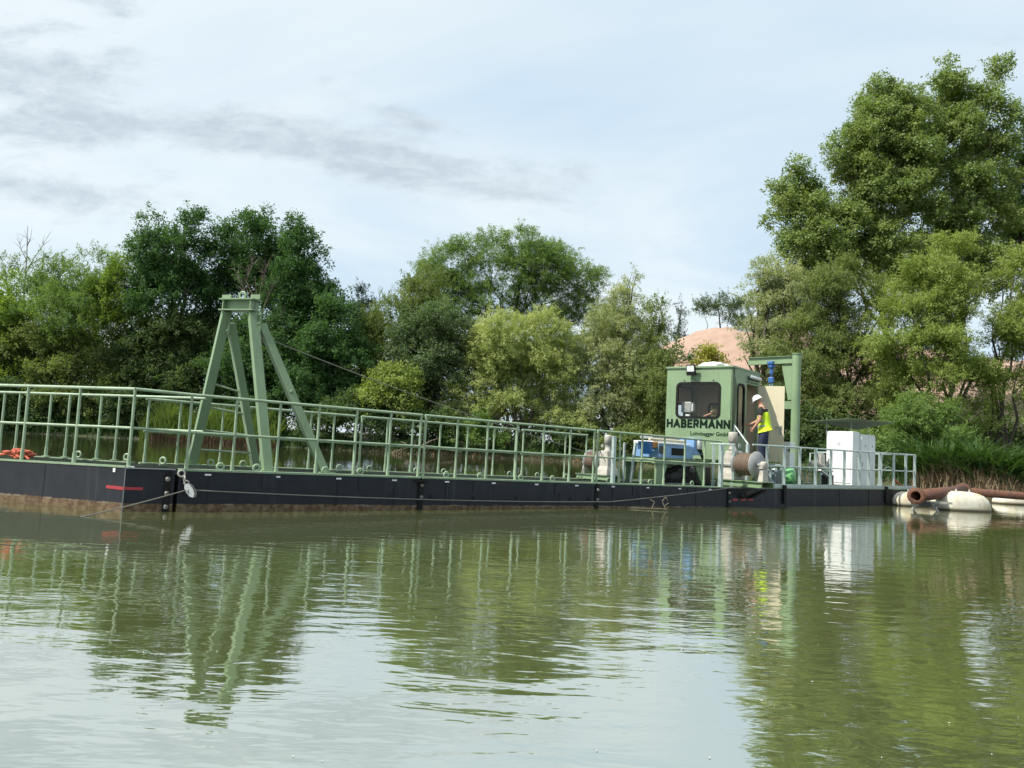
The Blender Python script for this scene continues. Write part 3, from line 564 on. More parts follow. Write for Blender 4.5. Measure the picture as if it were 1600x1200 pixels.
tree('fresh green willow cut by the right edge of the picture', 61, [(1585, 430, 26, 36), (1612, 420, 30, 44), (1590, 490, 36, 46), (1560, 540, 26, 36), (1610, 560, 40, 50), (1580, 610, 36, 30), (1540, 600, 34, 34), (1600, 640, 44, 28), (1550, 650, 34, 22)], 'wil2', 'willow', 67, 0.9, 0.2, 1560, group=GC, stems=5, trunk_r=0.16)
tree('olive shrub behind the right end of the railing', 56, [(1400, 690, 50, 36), (1440, 660, 40, 34), (1360, 700, 46, 34), (1470, 680, 36, 26)], 'mid', 'willow', 68, 0.95, 0.12, 1400, group=GS, name='shrub', cat='shrub')
tree('dark shrub in shade behind the crane pillar', 62, [(1250, 690, 50, 40), (1300, 700, 50, 36), (1210, 660, 36, 50)], 'bush', 'broad', 69, 0.95, 0.12, 1250, group=GS, name='shrub', cat='shrub')
tree('dark shrub between the cabin and the crane', 66, [(1150, 660, 40, 56), (1190, 690, 40, 40), (1120, 690, 50, 36)], 'bush', 'broad', 70, 0.9, 0.1, 1160, group=GS, name='shrub', cat='shrub')
# the wood that closes the gaps behind the bank trees
def far_wood():
    bl = []; g = np.random.default_rng(77)
    for x in range(-160, 620, 36): bl.append((x, 585+g.uniform(-20, 20), 42, 62)); bl.append((x+15, 650, 42, 40))
    for x in range(620, 1080, 36): bl.append((x, 600+g.uniform(-25, 15), 40, 60)); bl.append((x+15, 665, 40, 40))
    B = blobs3(bl, 100, 1.0, 0.5, g); n = int(sum(b[2]*b[3]*math.pi for b in bl)*0.22)
    me = leaves_mesh('far_wood', B, n, STY['broad'], LM['bush'], 78, 0.0, scale=1.7)
    o = bpy.data.objects.new('far_wood', me); COL.objects.link(o); o['kind'] = 'stuff'
    bl = []
    for x in range(1180, 1420, 40): bl.append((x, 690+g.uniform(-12, 12), 40, 30))
    for x in range(1430, 1760, 34): bl.append((x, 686+g.uniform(-10, 8), 32, 26))
    B = blobs3(bl, 70, 1.0, 0.5, g); n = int(sum(b[2]*b[3]*math.pi for b in bl)*0.3)
    me = leaves_mesh('undergrowth', B, n, STY['broad'], LM['bush'], 79, 0.0, zmin=1.0, scale=1.4)
    o = bpy.data.objects.new('undergrowth', me); COL.objects.link(o); o['kind'] = 'stuff'
far_wood()
# reeds
def reeds(name, x0, x1, Y, n, h, mt, seed, dead=False, dz=2.5, lean=0.35, w=0.03, hv=0.3):
    g = np.random.default_rng(seed); x = g.uniform(x0, x1, n); y = shore(x)+Y+g.random(n)*dz; z = np.maximum(ground_z(x, y), 0.0)-0.05
    H_ = h*(1-hv+2*hv*g.random(n))*(0.82+0.18*np.sin(x*1.3+seed)+0.1*np.sin(x*3.1)); a = g.uniform(0, 2*math.pi, n); ln = lean*(0.3+g.random(n))
    seg = 4; s = np.linspace(0, 1, seg); dx = np.cos(a)*ln; dy = np.sin(a)*ln
    c = np.stack([x[:, None]+dx[:, None]*H_[:, None]*s**2, y[:, None]+dy[:, None]*H_[:, None]*s**2, z[:, None]+H_[:, None]*(s-0.25*ln[:, None]*s**2.5)], -1)
    b = np.stack([-np.sin(a+g.normal(size=n)*0.8), np.cos(a), np.zeros(n)], -1)*(w*(0.6+0.8*g.random(n)))[:, None]
    tp = np.array([0.7, 1, 0.8, 0.12])
    v = np.stack([c-b[:, None, :]*tp[None, :, None], c+b[:, None, :]*tp[None, :, None]], 2).reshape(-1, 3)
    base = np.arange(n)[:, None]*(seg*2)+np.arange(seg-1)[None, :]*2
    f = np.stack([base, base+1, base+3, base+2], -1).reshape(-1, 4); nf = len(f)
    me = bpy.data.meshes.new(name); me.vertices.add(len(v)); me.vertices.foreach_set('co', v.astype(np.float32).ravel())
    me.loops.add(nf*4); me.loops.foreach_set('vertex_index', f.astype(np.int32).ravel()); me.polygons.add(nf)
    me.polygons.foreach_set('loop_start', np.arange(0, nf*4, 4, dtype=np.int32)); me.polygons.foreach_set('loop_total', np.full(nf, 4, np.int32)); me.update(calc_edges=True)
    t = me.attributes.new('tint', 'FLOAT', 'FACE'); t.data.foreach_set('value', np.repeat(np.clip(g.normal(0.5, 0.25, n), 0, 1), seg-1).astype(np.float32))
    me.materials.append(mt); o = bpy.data.objects.new(name, me); COL.objects.link(o); o['kind'] = 'stuff'
RG = leaf_mat('reed_green', (0.035, 0.085, 0.026), (0.095, 0.155, 0.045), 0.3)
RY = leaf_mat('sedge_green', (0.15, 0.23, 0.06), (0.24, 0.31, 0.09), 0.3)
RD = leaf_mat('dead_reed', (0.20, 0.145, 0.09), (0.34, 0.27, 0.17), 0.15)
RB = leaf_mat('brown_reed', (0.085, 0.055, 0.04), (0.16, 0.105, 0.075), 0.15)
reeds('reeds', 23.6, 46, 0.3, 7500, 2.5, RG, 81, dz=2.8, lean=1.15, w=0.055, hv=0.32)
reeds('dead_reeds', 23.5, 46, -0.15, 5200, 1.15, RD, 82, dz=0.7, lean=0.45, w=0.022, hv=0.5)
reeds('sedge', -36, -22, -0.3, 9000, 2.9, RY, 83, dz=2.6, lean=0.4, w=0.045, hv=0.35)
reeds('brown_sedge', -35, -22, -0.5, 1800, 1.0, RB, 84, dz=0.6, lean=0.45, w=0.03)
reeds('left_bank_grass', -75, -14, 0.0, 9000, 1.3, RG, 87, dz=2.5, lean=0.6, w=0.04)
reeds('bank_grass', -14, 24, 0.1, 5200, 0.9, RG, 85, dz=1.5, lean=0.7, w=0.03)
reeds('dry_bank_grass', -16, 12, -0.1, 1400, 0.5, RD, 86, dz=0.4, lean=0.8, w=0.02)
# driftwood on the far shore
dw = thing('driftwood', 'pale fallen branch lying at the water line of the far shore', 'driftwood', at(660, 703, 70.5))
g_ = np.random.default_rng(5); m = MB()
for pts in ([(616, 706), (640, 699), (665, 696), (690, 699)], [(640, 699), (632, 692), (625, 690)], [(660, 696), (675, 688), (690, 684)], [(672, 697), (700, 703), (722, 707)], [(650, 698), (648, 690), (655, 684)]):
    q = [at(x, y, 70.6+g_.uniform(-0.3, 0.3)) for x, y in pts]; m.tube(q, [0.09*(1-0.75*i/(len(q)-1)) for i in range(len(q))], 6)
m.build('branch_wood', DEADW, dw)


# ---------------------------------------------------------------- pontoons
def eye(parent, p, axis):
    mb = MB(); mb.ring(p+Z3*0.064, axis, 0.050, 0.019, 14, 6, 0.75); mb.obox(p+Z3*0.008, U3*0.05, N3*0.016, Z3*0.012)
    mb.build('lifting_eye', RAILG, parent)
def pontoon(label, poly, zt, near_edges, group='black pontoons of the dredger'):
    base = thing('pontoon', label, 'pontoon', (poly[0].x, poly[0].y, 0), group)
    mb = MB(); mb.prism(poly, -0.55, [z-0.012 for z in zt]); mb.build('hull', HULL, base)
    c = sum(poly, Vector())/len(poly)
    ins = [p+(c-p).normalized()*0.05 for p in poly]
    mb = MB(); mb.prism(ins, [z-0.011 for z in zt], [z+0.003 for z in zt]); mb.build('deck_plate', DECK, base)
    for a, b in near_edges:
        pa, pb = poly[a].copy(), poly[b].copy(); pa.z = zt[a]+0.004; pb.z = zt[b]+0.004
        d = (pb-pa).normalized(); inn = (c-pa); inn.z = 0; inn = (inn-d*inn.dot(d)).normalized()
        mb = MB(); mb.obox((pa+pb)/2+inn*0.05, (pb-pa)/2-d*0.006, inn*0.06, Z3*0.014); mb.build('deck_edge', EDGE, base)
    return base
WID = 2.6
G = 0.025
def module(label, u0, u1, n1=WID, n0=0.0):
    poly = [W(u0+G, n0), W(u1-G, n0), W(u1-G, n1), W(u0+G, n1)]; zt = [p.z for p in poly]
    poly = [Vector((p.x, p.y, 0)) for p in poly]
    return pontoon(label, poly, zt, [(0, 1), (2, 3)])
def plate_tag(parent, u):
    mb = MB(); mb.obox(W(u, -0.006, -0.055), U3*0.045, N3*0.004, Z3*0.013); mb.build('tag_plate', WHITE, parent)
def seam(parent, u, z0=-0.02, z1=-0.5):
    mb = MB(); mb.obox(W(u, -0.004, (z0+z1)/2), U3*0.006, N3*0.004, Z3*(z0-z1)/2); mb.build('weld_seam', HULL, parent)
def doubler(parent, u, w=0.11):
    mb = MB(); mb.obox(W(u, -0.006, -0.13), U3*w, N3*0.006, Z3*0.10); mb.build('doubler_plate', HULL, parent, 0.003)
def clamp(parent, u, n=0.0, top=True):
    b = MB(); b.obox(W(u, n-0.012, -0.30), U3*0.05, N3*0.012, Z3*0.27)
    if top: b.obox(W(u, n-0.03, -0.055), U3*0.135, N3*0.03, Z3*0.012)
    o = b.build('coupling_bracket', BLACK, parent)
    for dz in (-0.13, -0.33):
        m = MB(); m.lathe([(0.0, 0.03), (0.022, 0.028), (0.034, 0.012), (0.036, 0)], W(u+0.012, n-0.024, dz), -N3, 10); m.build('bolt', BOLT, o)
# left block
lp = [LA, Vector((*P0, 0))-U3*0.03, V(-0.03, WID, 0), LA+LD*6+LN*2.25, LA+LD*6]
lz = [leftz(0), deckz(0)+0.004, deckz(0, WID), leftz(6)-0.02, leftz(6)]
left = pontoon('black end pontoon at the left with red draught marks and tan waterline', lp, lz, [(4, 0), (2, 3)])
pl = LA+LN*-0.006
ch = (lp[1]-lp[0]); chd = ch.normalized(); chn = Vector((chd.y, -chd.x, 0))
def red_mark(p0, p1, nrm, z0, z1, parent, h=0.022, name='draught_mark'):
    a = p0+nrm*0.004; b = p1+nrm*0.004; a.z = z0; b.z = z1
    m = MB(); m.obox((a+b)/2, (b-a)/2, nrm*0.004, Z3*h); m.build(name, RED, parent)
red_mark(LA+LD*0.29, LA+LD*0.004, -LN, 0.325, 0.318, left)
red_mark(LA+chd*0.004, LA+chd*0.24, chn, 0.318, 0.318, left, 0.02)
for s in (0.18,):
    m = MB(); m.obox(WL(s, -0.006, -0.05), LD*0.02, LN*0.004, Z3*0.028); m.build('tag_plate', WHITE, left)
for s in (1.37, 2.9):
    m = MB(); m.obox(WL(s, -0.002, -0.28), LD*0.004, LN*0.002, Z3*0.24); m.build('weld_seam', HULL, left)
m = MB(); m.obox(LA+Z3*0.28, chd*0.006, chn*0.006, Z3*0.33); m.build('corner_seam', GREYM, left)
m = MB(); m.obox(WL(0.0, 0.0, -0.0)+chd*0.06+Z3*0.0, chd*0.05, chn*0.012, Z3*0.014); m.build('corner_plate', WHITE, left, 0.004)
m = MB(); a = lp[0]+chn*0.01; b = lp[1]+chn*0.01; a.z = leftz(0)-0.012; b.z = leftz(0)-0.014
m.obox((a+b)/2, (b-a)/2, chn*0.012, Z3*0.006); m.build('lip_strip', GREYM, left)
m = MB(); a = lp[0]+chd*(ch.length-0.09)+chn*0.01; m.obox(a+Z3*0.26, chd*0.045, chn*0.01, Z3*0.30); bk = m.build('coupling_bracket', BLACK, left)
for z in (0.46, 0.26, 0.07):
    m = MB(); m.lathe([(0, 0.03), (0.024, 0.028), (0.036, 0.01), (0.038, 0)], a+chn*0.01+Z3*z, chn, 10); m.build('bolt', BOLT, bk)
for s, mm in ((1.62, 1.9), (0.35, 1.2), (2.6, 1.9)): eye(left, WL(s, mm), LN)
# string
p1 = module('black pontoon under the green gantry, next to the left corner', 0, 4.07)
p2 = module('black pontoon in mid string between two bolted couplings', 4.07, 8.32)
p3 = module('black pontoon in front of the blue hydraulic unit', 8.32, 12.71)
p4 = module('long grey streaked black pontoon under the white cabinets', 12.71, 20.24, 3.6)
p5 = module('short black end pontoon next to the white floats', 20.24, 22.5, 3.6)
MODS = [(p1, 0, 4.07), (p2, 4.07, 8.32), (p3, 8.32, 12.71), (p4, 12.71, 20.24), (p5, 20.24, 22.5)]
def modat(u):
    for p, a, b in MODS:
        if a <= u < b: return p
    return p5
for u in (0.43, 1.48, 2.51, 3.54, 4.61, 5.65, 6.69, 7.75, 8.79, 9.86, 10.92, 12.0): plate_tag(modat(u), u)
for u in (0.45, 2.5, 3.55, 4.6, 7.3, 8.78, 9.6, 11.5, 15.1, 17.7, 19.3): seam(modat(u), u)
for u in (1.35, 2.98, 5.3, 7.28, 9.5, 11.3): doubler(modat(u), u)
for u in (0.65, 1.2, 2.34, 2.97, 4.69, 5.44, 6.42, 7.23, 8.81, 10.1, 11.54): eye(modat(u), W(u, 0.16), N3)
for u in (1.14, 1.71, 3.59, 4.24, 5.32, 6.0, 7.77, 8.59, 9.5): eye(modat(u), W(u, 2.3), N3)
clamp(p2, 4.07); clamp(p3, 8.32, 0, False); clamp(p4, 12.71, 0, False)
for u in (15.0, 20.26):
    m = MB(); m.obox(W(u, -0.03, -0.16), U3*0.06, N3*0.03, Z3*0.24); m.build('fender_post', BLACK, modat(u), 0.01)
m = MB(); m.obox(W(20.5, -0.008, -0.22), U3*0.16, N3*0.008, Z3*0.22); m.build('dark_plate', BLACK, p5)
for u in (4.28, 5.2, 6.2, 7.6, 8.1):
    m = MB(); m.lathe([(0.0, 0.012), (0.03, 0.012), (0.045, 0.0)], W(u, 0, -0.33), -N3, 10); m.build('plug', BLACK, modat(u))
for i, u in enumerate((12.98, 13.3, 13.6)):
    red_mark(W(u-0.11, 0), W(u+0.09, 0), -N3, 0.165, 0.165, p4, 0.022)
m = MB()
for a, b in (((13.55, -0.03), (14.0, -0.5)), ((13.2, -0.03), (13.35, -0.5))):
    m.beam(V(a[0], -0.03, 0.22), V(a[0], -0.42, 0.42), 0.16, 0.05)
m.build('winch_bracket', BLACK, p4)
m = MB(); m.beam(W(14.6, 0.03, 0.055), W(20.2, 0.03, 0.055), 0.05, 0.10); m.build('toe_board', GALV, p4)
m = MB(); m.beam(W(20.3, 0.03, 0.055), W(22.2, 0.03, 0.055), 0.05, 0.10); m.build('toe_board', GALV, p5)

# ---------------------------------------------------------------- railings
mb = MB(); mb.tube([(0, 0, 0), (0, 0, 1.09)], 0.021, 8); mb.tube([(0, 0, 0), (0, 0, 0.16)], 0.029, 8); mb.box((-0.05, -0.05, 0), (0.05, 0.05, 0.012))
POST = mb.mesh('post', mats=[RAILG])
mb = MB(); mb.box((-0.03, -0.03, 0), (0.03, 0.03, 1.08)); mb.box((-0.06, -0.06, 0), (0.06, 0.06, 0.016)); mb.box((-0.045, -0.045, 0.02), (0.045, 0.045, 0.10)); GPOST = mb.mesh('post', mats=[GALV])
def railing(label, pts_posts, pts_rail, mats=RAILG, post=POST, group='green tube railings', mid=0.55, hr=1.1, r=0.024, name='railing'):
    t = thing(name, label, 'railing', pts_posts[0], group)
    for p in pts_posts: put(post, 'post', p, t)
    for h, rr, nm in ((hr, r, 'top_rail'), (mid, r*0.78, 'mid_rail')):
        q = [Vector(p)+Z3*h for p in pts_rail]
        MB().tube(q, rr, 8).build(nm, mats, t)
    return t
railing('green railing along the near edge of the left end pontoon', [WL(s, 0.05) for s in (0.0, 0.93, 1.85, 2.8, 3.7, 4.6)], [WL(s, 0.05) for s in (0, 1.5, 3, 5.2)])
railing('green railing along the far edge of the left end pontoon', [WL(s, 2.0) for s in (1.95, 2.32, 2.98, 3.38, 4.06, 4.4, 5.2)], [WL(s, 2.0) for s in (0.25, 1.2, 2.4, 5.4)])
ns = 0.05
c0 = WL(0.0, 0.05)
def near(us): return [W(u, ns) for u in us]
railing('green near railing in front of the gantry, from the corner post', [W(0.13, ns), W(0.79, ns), W(1.47, ns), W(2.12, ns), W(2.79, ns), W(3.43, ns), W(4.03, ns)], [c0, W(0.13, ns), W(2, ns), W(4.05, ns)])
railing('green near railing on the middle pontoon', near((4.13, 4.81, 5.49, 6.19, 6.86, 7.57, 8.24)), near((4.11, 6, 8.26)))
railing('green near railing in front of the rear winch and blue unit', near((8.34, 9.0, 9.69, 10.42, 11.12, 11.83)), near((8.32, 10, 12.45)))
nf = 2.52
def far(us): return [W(u, nf) for u in us]
railing('green far railing behind the gantry legs', far((0.1, 0.62, 1.36, 2.1, 3.04, 3.52, 3.99)), far((0.05, 2, 4.0)))
railing('green far railing on the middle pontoon', far((4.12, 4.71, 5.31, 6.0, 6.72, 7.45, 8.08)), far((4.1, 6, 8.1)))
railing('green far railing beside the rear winch', far((8.3, 8.93, 9.62, 10.32)), far((8.25, 9, 10.35)))
# light posts at the gate by the rear winch
for i, (u, n, h, lb) in enumerate(((8.84, 0.07, 1.02, 'pale square post right of the rear winch motor'), (10.62, 1.5, 0.95, 'thin pale post, left of the two behind the green railing'),
                                (10.95, 1.45, 0.98, 'leaning pale post, right of the two behind the green railing'), (12.48, 0.07, 1.02, 'thick pale square post at the corner by the cabin'),
                                (11.5, 1.7, 0.7, 'short leaning pale strut left of the blue unit'))):
    lean = (0.0, 0.0, -0.12, 0.0, -0.1)[i]
    w = (0.075, 0.05, 0.06, 0.09, 0.06)[i]
    m = MB(); m.beam(W(u, n, 0.0)-U3*lean*-1, W(u, n, h), w, w, U3); o = m.build('gate_post', GALV, None, 0.006); tag(o, lb, 'post')
# galvanised railing
gus = [14.33, 15.09, 15.8, 16.56, 17.33, 18.03, 18.83, 19.37, 20.08]
railing('long galvanised railing in front of the white cabinets', [W(u, 0.06, 0.0) for u in gus], [W(u, 0.06) for u in (13.72, 16, 18, 20.15)], GALV, GPOST, 'galvanised railings', 0.56, 1.08)
g2 = railing('galvanised railing at the right end near the rusty pipe', [W(u, 0.06, 0.0) for u in (20.85, 21.61, 22.19)], [W(u, 0.06) for u in (20.15, 21, 22.2)], GALV, GPOST, 'galvanised railings', 0.56, 1.08)
m = MB(); m.tube([W(20.2, 0.04, 0.6), W(20.5, 0.03, 0.68), W(20.85, 0.04, 0.57)], 0.012, 6); m.build('bent_bar', GALV, g2)
gend = [W(22.2, 0.1), W(22.2, 1.2), W(22.2, 2.4), W(22.2, 3.5)]
railing('galvanised railing across the far right end of the dredger', gend[1:], gend, GALV, GPOST, 'galvanised railings', 0.56, 1.08)
railing('galvanised hand rail beside the cabin step', [W(13.25, 0.9), W(13.25, 0.3)], [W(13.25, 1.0), W(13.25, 0.25)], GALV, GPOST, 'galvanised railings', 0.56, 1.06)
t = thing('stair_rail', 'pale sloping grab rail at the cabin door behind the winch', 'hand rail', W(14.9, 0.85, 0))
m = MB(); m.tube([W(14.35, 1.12, 1.62), W(14.2, 0.55, 1.10)], 0.022, 8); m.build('sloping_bar', GALV, t)
for u, n, h in ((14.35, 1.10, 1.60), (14.2, 0.56, 1.1)): m = MB(); m.beam(W(u, n, 0), W(u, n, h), 0.07, 0.07, U3); m.build('upright', GALV, t)

# ---------------------------------------------------------------- gantry
gt = thing('gantry', 'tall green steel gantry on four splayed legs with lifting ring', 'gantry', W(1.6, 1.5, 0))
top = 2.66
TL, TR = at(354.5, 486.5, 13.40), at(395, 486.5, 13.22)
def leg(a, b, w, h, nm='leg'):
    d = (b-a).normalized(); m = MB(); m.beam(a, b, w, h, N3)
    return m.build(nm, GREEN, gt, 0.006)
L1, L3_, L2, L4 = W(0.86, 2.45, 0.0), W(1.55, 0.62, 0.0), W(2.0, 2.45, 0.0), W(2.58, 0.70, 0.0)
leg(L1, TL, 0.155, 0.12); leg(L3_, TR, 0.155, 0.12)
j2 = L1.lerp(TL, 0.93)+U3*0.11; j4 = L3_.lerp(TR, 0.92)+U3*0.13
leg(L2, j2, 0.13, 0.14, 'back_stay'); leg(L4, j4, 0.13, 0.14, 'back_stay')
for p in (L1, L3_, L2, L4):
    m = MB(); m.obox(p+Z3*0.012, U3*0.14, N3*0.14, Z3*0.012); m.build('foot_plate', GREEN, gt)
for j in (j2, j4):
    m = MB(); m.obox(j-U3*0.055+Z3*0.0, U3*0.014, N3*0.11, Z3*0.20); fp = m.build('flange_plate', GREEN, gt)
    for dz in (-0.15, 0, 0.15):
        mm = MB(); mm.lathe([(0.02, 0.0), (0.02, 0.05)], j-U3*0.09+N3*-0.085+Z3*dz, U3, 6); mm.build('bolt', GREEN, fp)
bd = (TR-TL).normalized(); bx = bd.cross(Z3).normalized()
A_, B_ = TL-bd*0.02, TR+bd*0.03
m = MB(); m.beam(A_+Z3*0.012-bd*0.06, B_+Z3*0.012+bd*0.06, 0.26, 0.022); m.build('bottom_flange', GREEN, gt)
m = MB(); m.beam(A_+Z3*0.105, B_+Z3*0.105, 0.05, 0.164); m.beam(A_+Z3*0.105, A_+bd*0.02+Z3*0.105, 0.22, 0.164); m.beam(B_+Z3*0.105-bd*0.02, B_+Z3*0.105, 0.22, 0.164); m.build('web', GREEN, gt)
m = MB(); m.beam(A_+Z3*0.198-bd*0.06, B_+Z3*0.198+bd*0.05, 0.26, 0.022); m.build('top_flange', GREEN, gt)
for q in (A_-bd*0.10, B_-bd*0.09):
    m = MB(); m.beam(q+Z3*0.25, q+bd*0.19+Z3*0.25, 0.02, 0.08); m.build('upstand', GREEN, gt)
m = MB(); m.ring((A_+B_)/2+Z3*0.275+bd*0.03, bx, 0.062, 0.019, 16, 8); m.build('lifting_ring', RAILG, gt)
for z in (0.28, 0.62, 1.02, 1.42):
    f1 = L1.lerp(TL, z/top); f2 = L2.lerp(j2, z/top); m = MB(); m.tube([f1+U3*0.05, f2-U3*0.03], 0.017, 8); m.build('rung', RAILG, gt)
for p in (L3_.lerp(TR, 0.6)+N3*-0.1,):
    m = MB(); m.lathe([(0.03, 0), (0.03, 0.05)], L4.lerp(j4, 0.55)+N3*-0.07, -N3, 8); m.build('cleat', GREEN, gt)

# rope from the gantry back to the rear winch
def sag(a, b, s, n=16): return [a.lerp(b, i/n)-Z3*(4*s*(i/n)*(1-i/n)) for i in range(n+1)]
m = MB(); m.tube(sag(W(1.45, 1.25, 2.28), W(10.2, 2.05, 0.62), 0.10), 0.0075, 6); tag(m.build('wire_rope', CABLE), 'steel wire rope running from the gantry down towards the rear winch', 'rope')
# snatch block
sb = thing('snatch_block', 'pale steel snatch block hanging over the hull by a shackle', 'pulley block', W(0.18, -0.12, -0.2))
hk = W(0.03, -0.05, -0.02); bc = W(0.17, -0.11, -0.26)
dd = (W(0.25, -0.13, -0.42)-hk).normalized()
m = MB(); m.ring(hk+dd*0.03, U3*0.3+N3, 0.045, 0.014, 12, 6); m.build('shackle', OFFW, sb)
m = MB(); m.ring(hk+dd*0.11, U3, 0.035, 0.012, 12, 6); m.build('chain_link', OFFW, sb)
m = MB(); m.ring(hk+dd*0.18, N3, 0.03, 0.012, 12, 6); m.build('swivel', OFFW, sb)
cd = dd; NB = (N3*0.75+U3*0.66).normalized(); sd = cd.cross(NB).normalized()
for off in (-0.035, 0.035):
    ol = [hk+cd*(0.20+a)+sd*b+NB*(off-0.006) for a, b in ((0, -0.02), (0.04, -0.045), (0.11, -0.055), (0.18, -0.04), (0.22, 0.0), (0.18, 0.04), (0.11, 0.055), (0.04, 0.045), (0, 0.02))]
    m = MB(); m.extrude(ol, NB*0.012); m.build('cheek_plate', WHITE if off < 0 else OFFW, sb)
m = MB(); m.lathe([(0.05, -0.025), (0.035, -0.008), (0.035, 0.008), (0.05, 0.025)], hk+cd*0.31, N3, 16); m.build('sheave', BOLT, sb)
m = MB(); m.tube(sag(hk+cd*0.30-U3*0.06, at(112, 811, 10.05), 0.015), 0.0085, 6); tag(m.build('mooring_rope', CABLE), 'taut mooring rope from the snatch block down into the water at left', 'rope')
m = MB(); m.tube([*sag(hk+cd*0.30+U3*0.06, V(8.6, -0.13, 0.135), 0.05), *sag(V(8.6, -0.13, 0.135), W(12.9, -0.16, 0.04), 0.02)[1:], W(13.5, -0.18, 0.2)], 0.009, 6)
tag(m.build('hauling_rope', CABLE), 'long slack rope along the hull from snatch block to front winch', 'rope')

# red rope heap
def rope_heap():
    t = thing('rope_coil', 'heap of red rope on the deck at the left edge', 'rope coil', WL(1.95, 0.1, 0))
    r_ = random.Random(3)
    for k in range(7):
        pts = []; cx, cm = r_.uniform(1.85, 2.2), r_.uniform(0.05, 0.2); ph = r_.uniform(0, 6.3)
        for i in range(26):
            q = ph+i*0.55; rr = 0.07+0.03*math.sin(q*1.7+k)
            pts.append(WL(cx+math.cos(q)*rr*1.2, cm+math.sin(q)*rr*0.7, 0.03+0.013*k+0.06*abs(math.sin(q*0.8+k))*(1-abs(cx-2.0)*2)))
        m = MB(); m.tube(pts, 0.017, 6); m.build('rope_turn', REDR, t)
    for (a, b) in (((2.0, 0.08), (2.55, 0.04)), ((2.05, 0.14), (2.7, 0.12)), ((1.9, 0.07), (1.72, 0.05))):
        m = MB(); m.tube([WL(a[0], a[1], 0.12), WL((a[0]+b[0])/2, a[1], 0.07), WL(b[0], b[1], 0.03)], 0.017, 6); m.build('rope_end', REDR, t)
rope_heap()

# ---------------------------------------------------------------- winches
def winch(label, o, ax, sd, k=1.0):
    """o: centre of the base, ax: drum axis (towards bearing), sd: across"""
    t = thing('winch', label, 'winch', o, 'rope winches on deck')
    P = lambda a, s, z: o+ax*a*k+sd*s*k+Z3*z*k
    for s in (-0.26, 0.26):
        m = MB(); m.beam(P(-0.75, s, 0.07), P(0.72, s, 0.07), 0.035*k, 0.12*k)
        for z in (0.012, 0.135): m.beam(P(-0.75, s, z), P(0.72, s, z), 0.10*k, 0.02*k)
        m.build('base_beam', GREEN, t)
    m = MB(); m.obox(P(0, 0, 0.152), ax*0.74*k, sd*0.33*k, Z3*0.008*k); m.build('base_plate', GREEN, t)
    # gearbox: foot, tapered case, head
    m = MB()
    sec = [(-0.72, -0.20, 0.30, 0.16), (-0.68, -0.22, 0.26, 0.34), (-0.64, -0.26, 0.20, 0.46), (-0.60, -0.22, 0.18, 0.75), (-0.54, -0.26, 0.15, 0.95)]
    vs = []
    for a0, a1, s, z in sec: vs += [P(a0, -s, z), P(a1, -s, z), P(a1, s, z), P(a0, s, z)]
    fs = [(3, 2, 1, 0), (16, 17, 18, 19)]+[(4*i+j, 4*i+(j+1) % 4, 4*i+4+(j+1) % 4, 4*i+4+j) for i in range(4) for j in range(4)]
    m.add(vs, fs); m.build('gearbox', OFFW, t, 0.02*k)
    m = MB(); m.lathe([(0.12, 0.93), (0.12, 0.98), (0.10, 0.99), (0.10, 1.17), (0.125, 1.18), (0.125, 1.42), (0.11, 1.46), (0.04, 1.47)], o+ax*-0.42*k, Z3, 18) if k == 1 else m.lathe([(r*k, z*k) for r, z in ((0.12, 0.93), (0.12, 0.98), (0.10, 0.99), (0.10, 1.17), (0.125, 1.18), (0.125, 1.42), (0.11, 1.46), (0.04, 1.47))], o+ax*-0.42*k, Z3, 18)
    mo = m.build('motor', OFFW, t)
    m = MB(); m.obox(P(-0.30, -0.10, 1.10), ax*0.05*k, sd*0.05*k, Z3*0.05*k); m.build('terminal_box', GREYM, mo, 0.008)
    c = P(0, 0, 0.60)
    for a, rr in ((-0.20, 0.36), (0.36, 0.36)):
        m = MB(); m.lathe([(0.0, 0.016), (0.05, 0.016), (rr, 0.012), (rr, -0.012), (0.05, -0.016), (0.0, -0.016)], c+ax*a*k, ax, 28, False)
        m.v = [tuple(c+ax*a*k+(Vector(v)-(c+ax*a*k))*k) for v in m.v] if k != 1 else m.v
        m.build('drum_flange', GREYM, t)
    turns = []; n = 12
    pr = []
    for i in range(n):
        x0 = -0.18+0.52*i/n; w = 0.52/n
        rad = 0.300+0.012*math.sin(i*1.9)
        pr += [(rad-0.018, x0), (rad, x0+w*0.3), (rad, x0+w*0.7)]
    pr.append((0.29, 0.34))
    m = MB(); m.lathe([(r*k, z*k) for r, z in pr], c, ax, 28); m.build('rope_winding', ROPE, t)
    m = MB(); m.lathe([(0.05*k, 0.36*k), (0.05*k, 0.62*k)], c, ax, 12); m.build('shaft', GREYM, t)
    m = MB(); m.add([P(0.50, -0.15, 0.16), P(0.66, -0.15, 0.16), P(0.66, 0.15, 0.16), P(0.50, 0.15, 0.16), P(0.53, -0.08, 0.52), P(0.63, -0.08, 0.52), P(0.63, 0.08, 0.52), P(0.53, 0.08, 0.52)],
                    [(3, 2, 1, 0), (4, 5, 6, 7), (0, 1, 5, 4), (1, 2, 6, 5), (2, 3, 7, 6), (3, 0, 4, 7)]); m.build('bearing_stand', OFFW, t, 0.008)
    m = MB(); m.lathe([(0.06*k, -0.07*k), (0.10*k, -0.06*k), (0.10*k, 0.06*k), (0.06*k, 0.08*k)], P(0.58, 0, 0.60), ax, 14); m.obox(P(0.58, 0, 0.53), ax*0.06*k, sd*0.13*k, Z3*0.025*k); m.build('bearing', OFFW, t)
    m = MB(); m.tube([P(-0.62, -0.1, 0.45), P(-0.46, -0.27, 0.75), P(-0.34, -0.28, 0.98)], 0.012*k, 6); m.build('brake_lever', DARK, t)
    return t
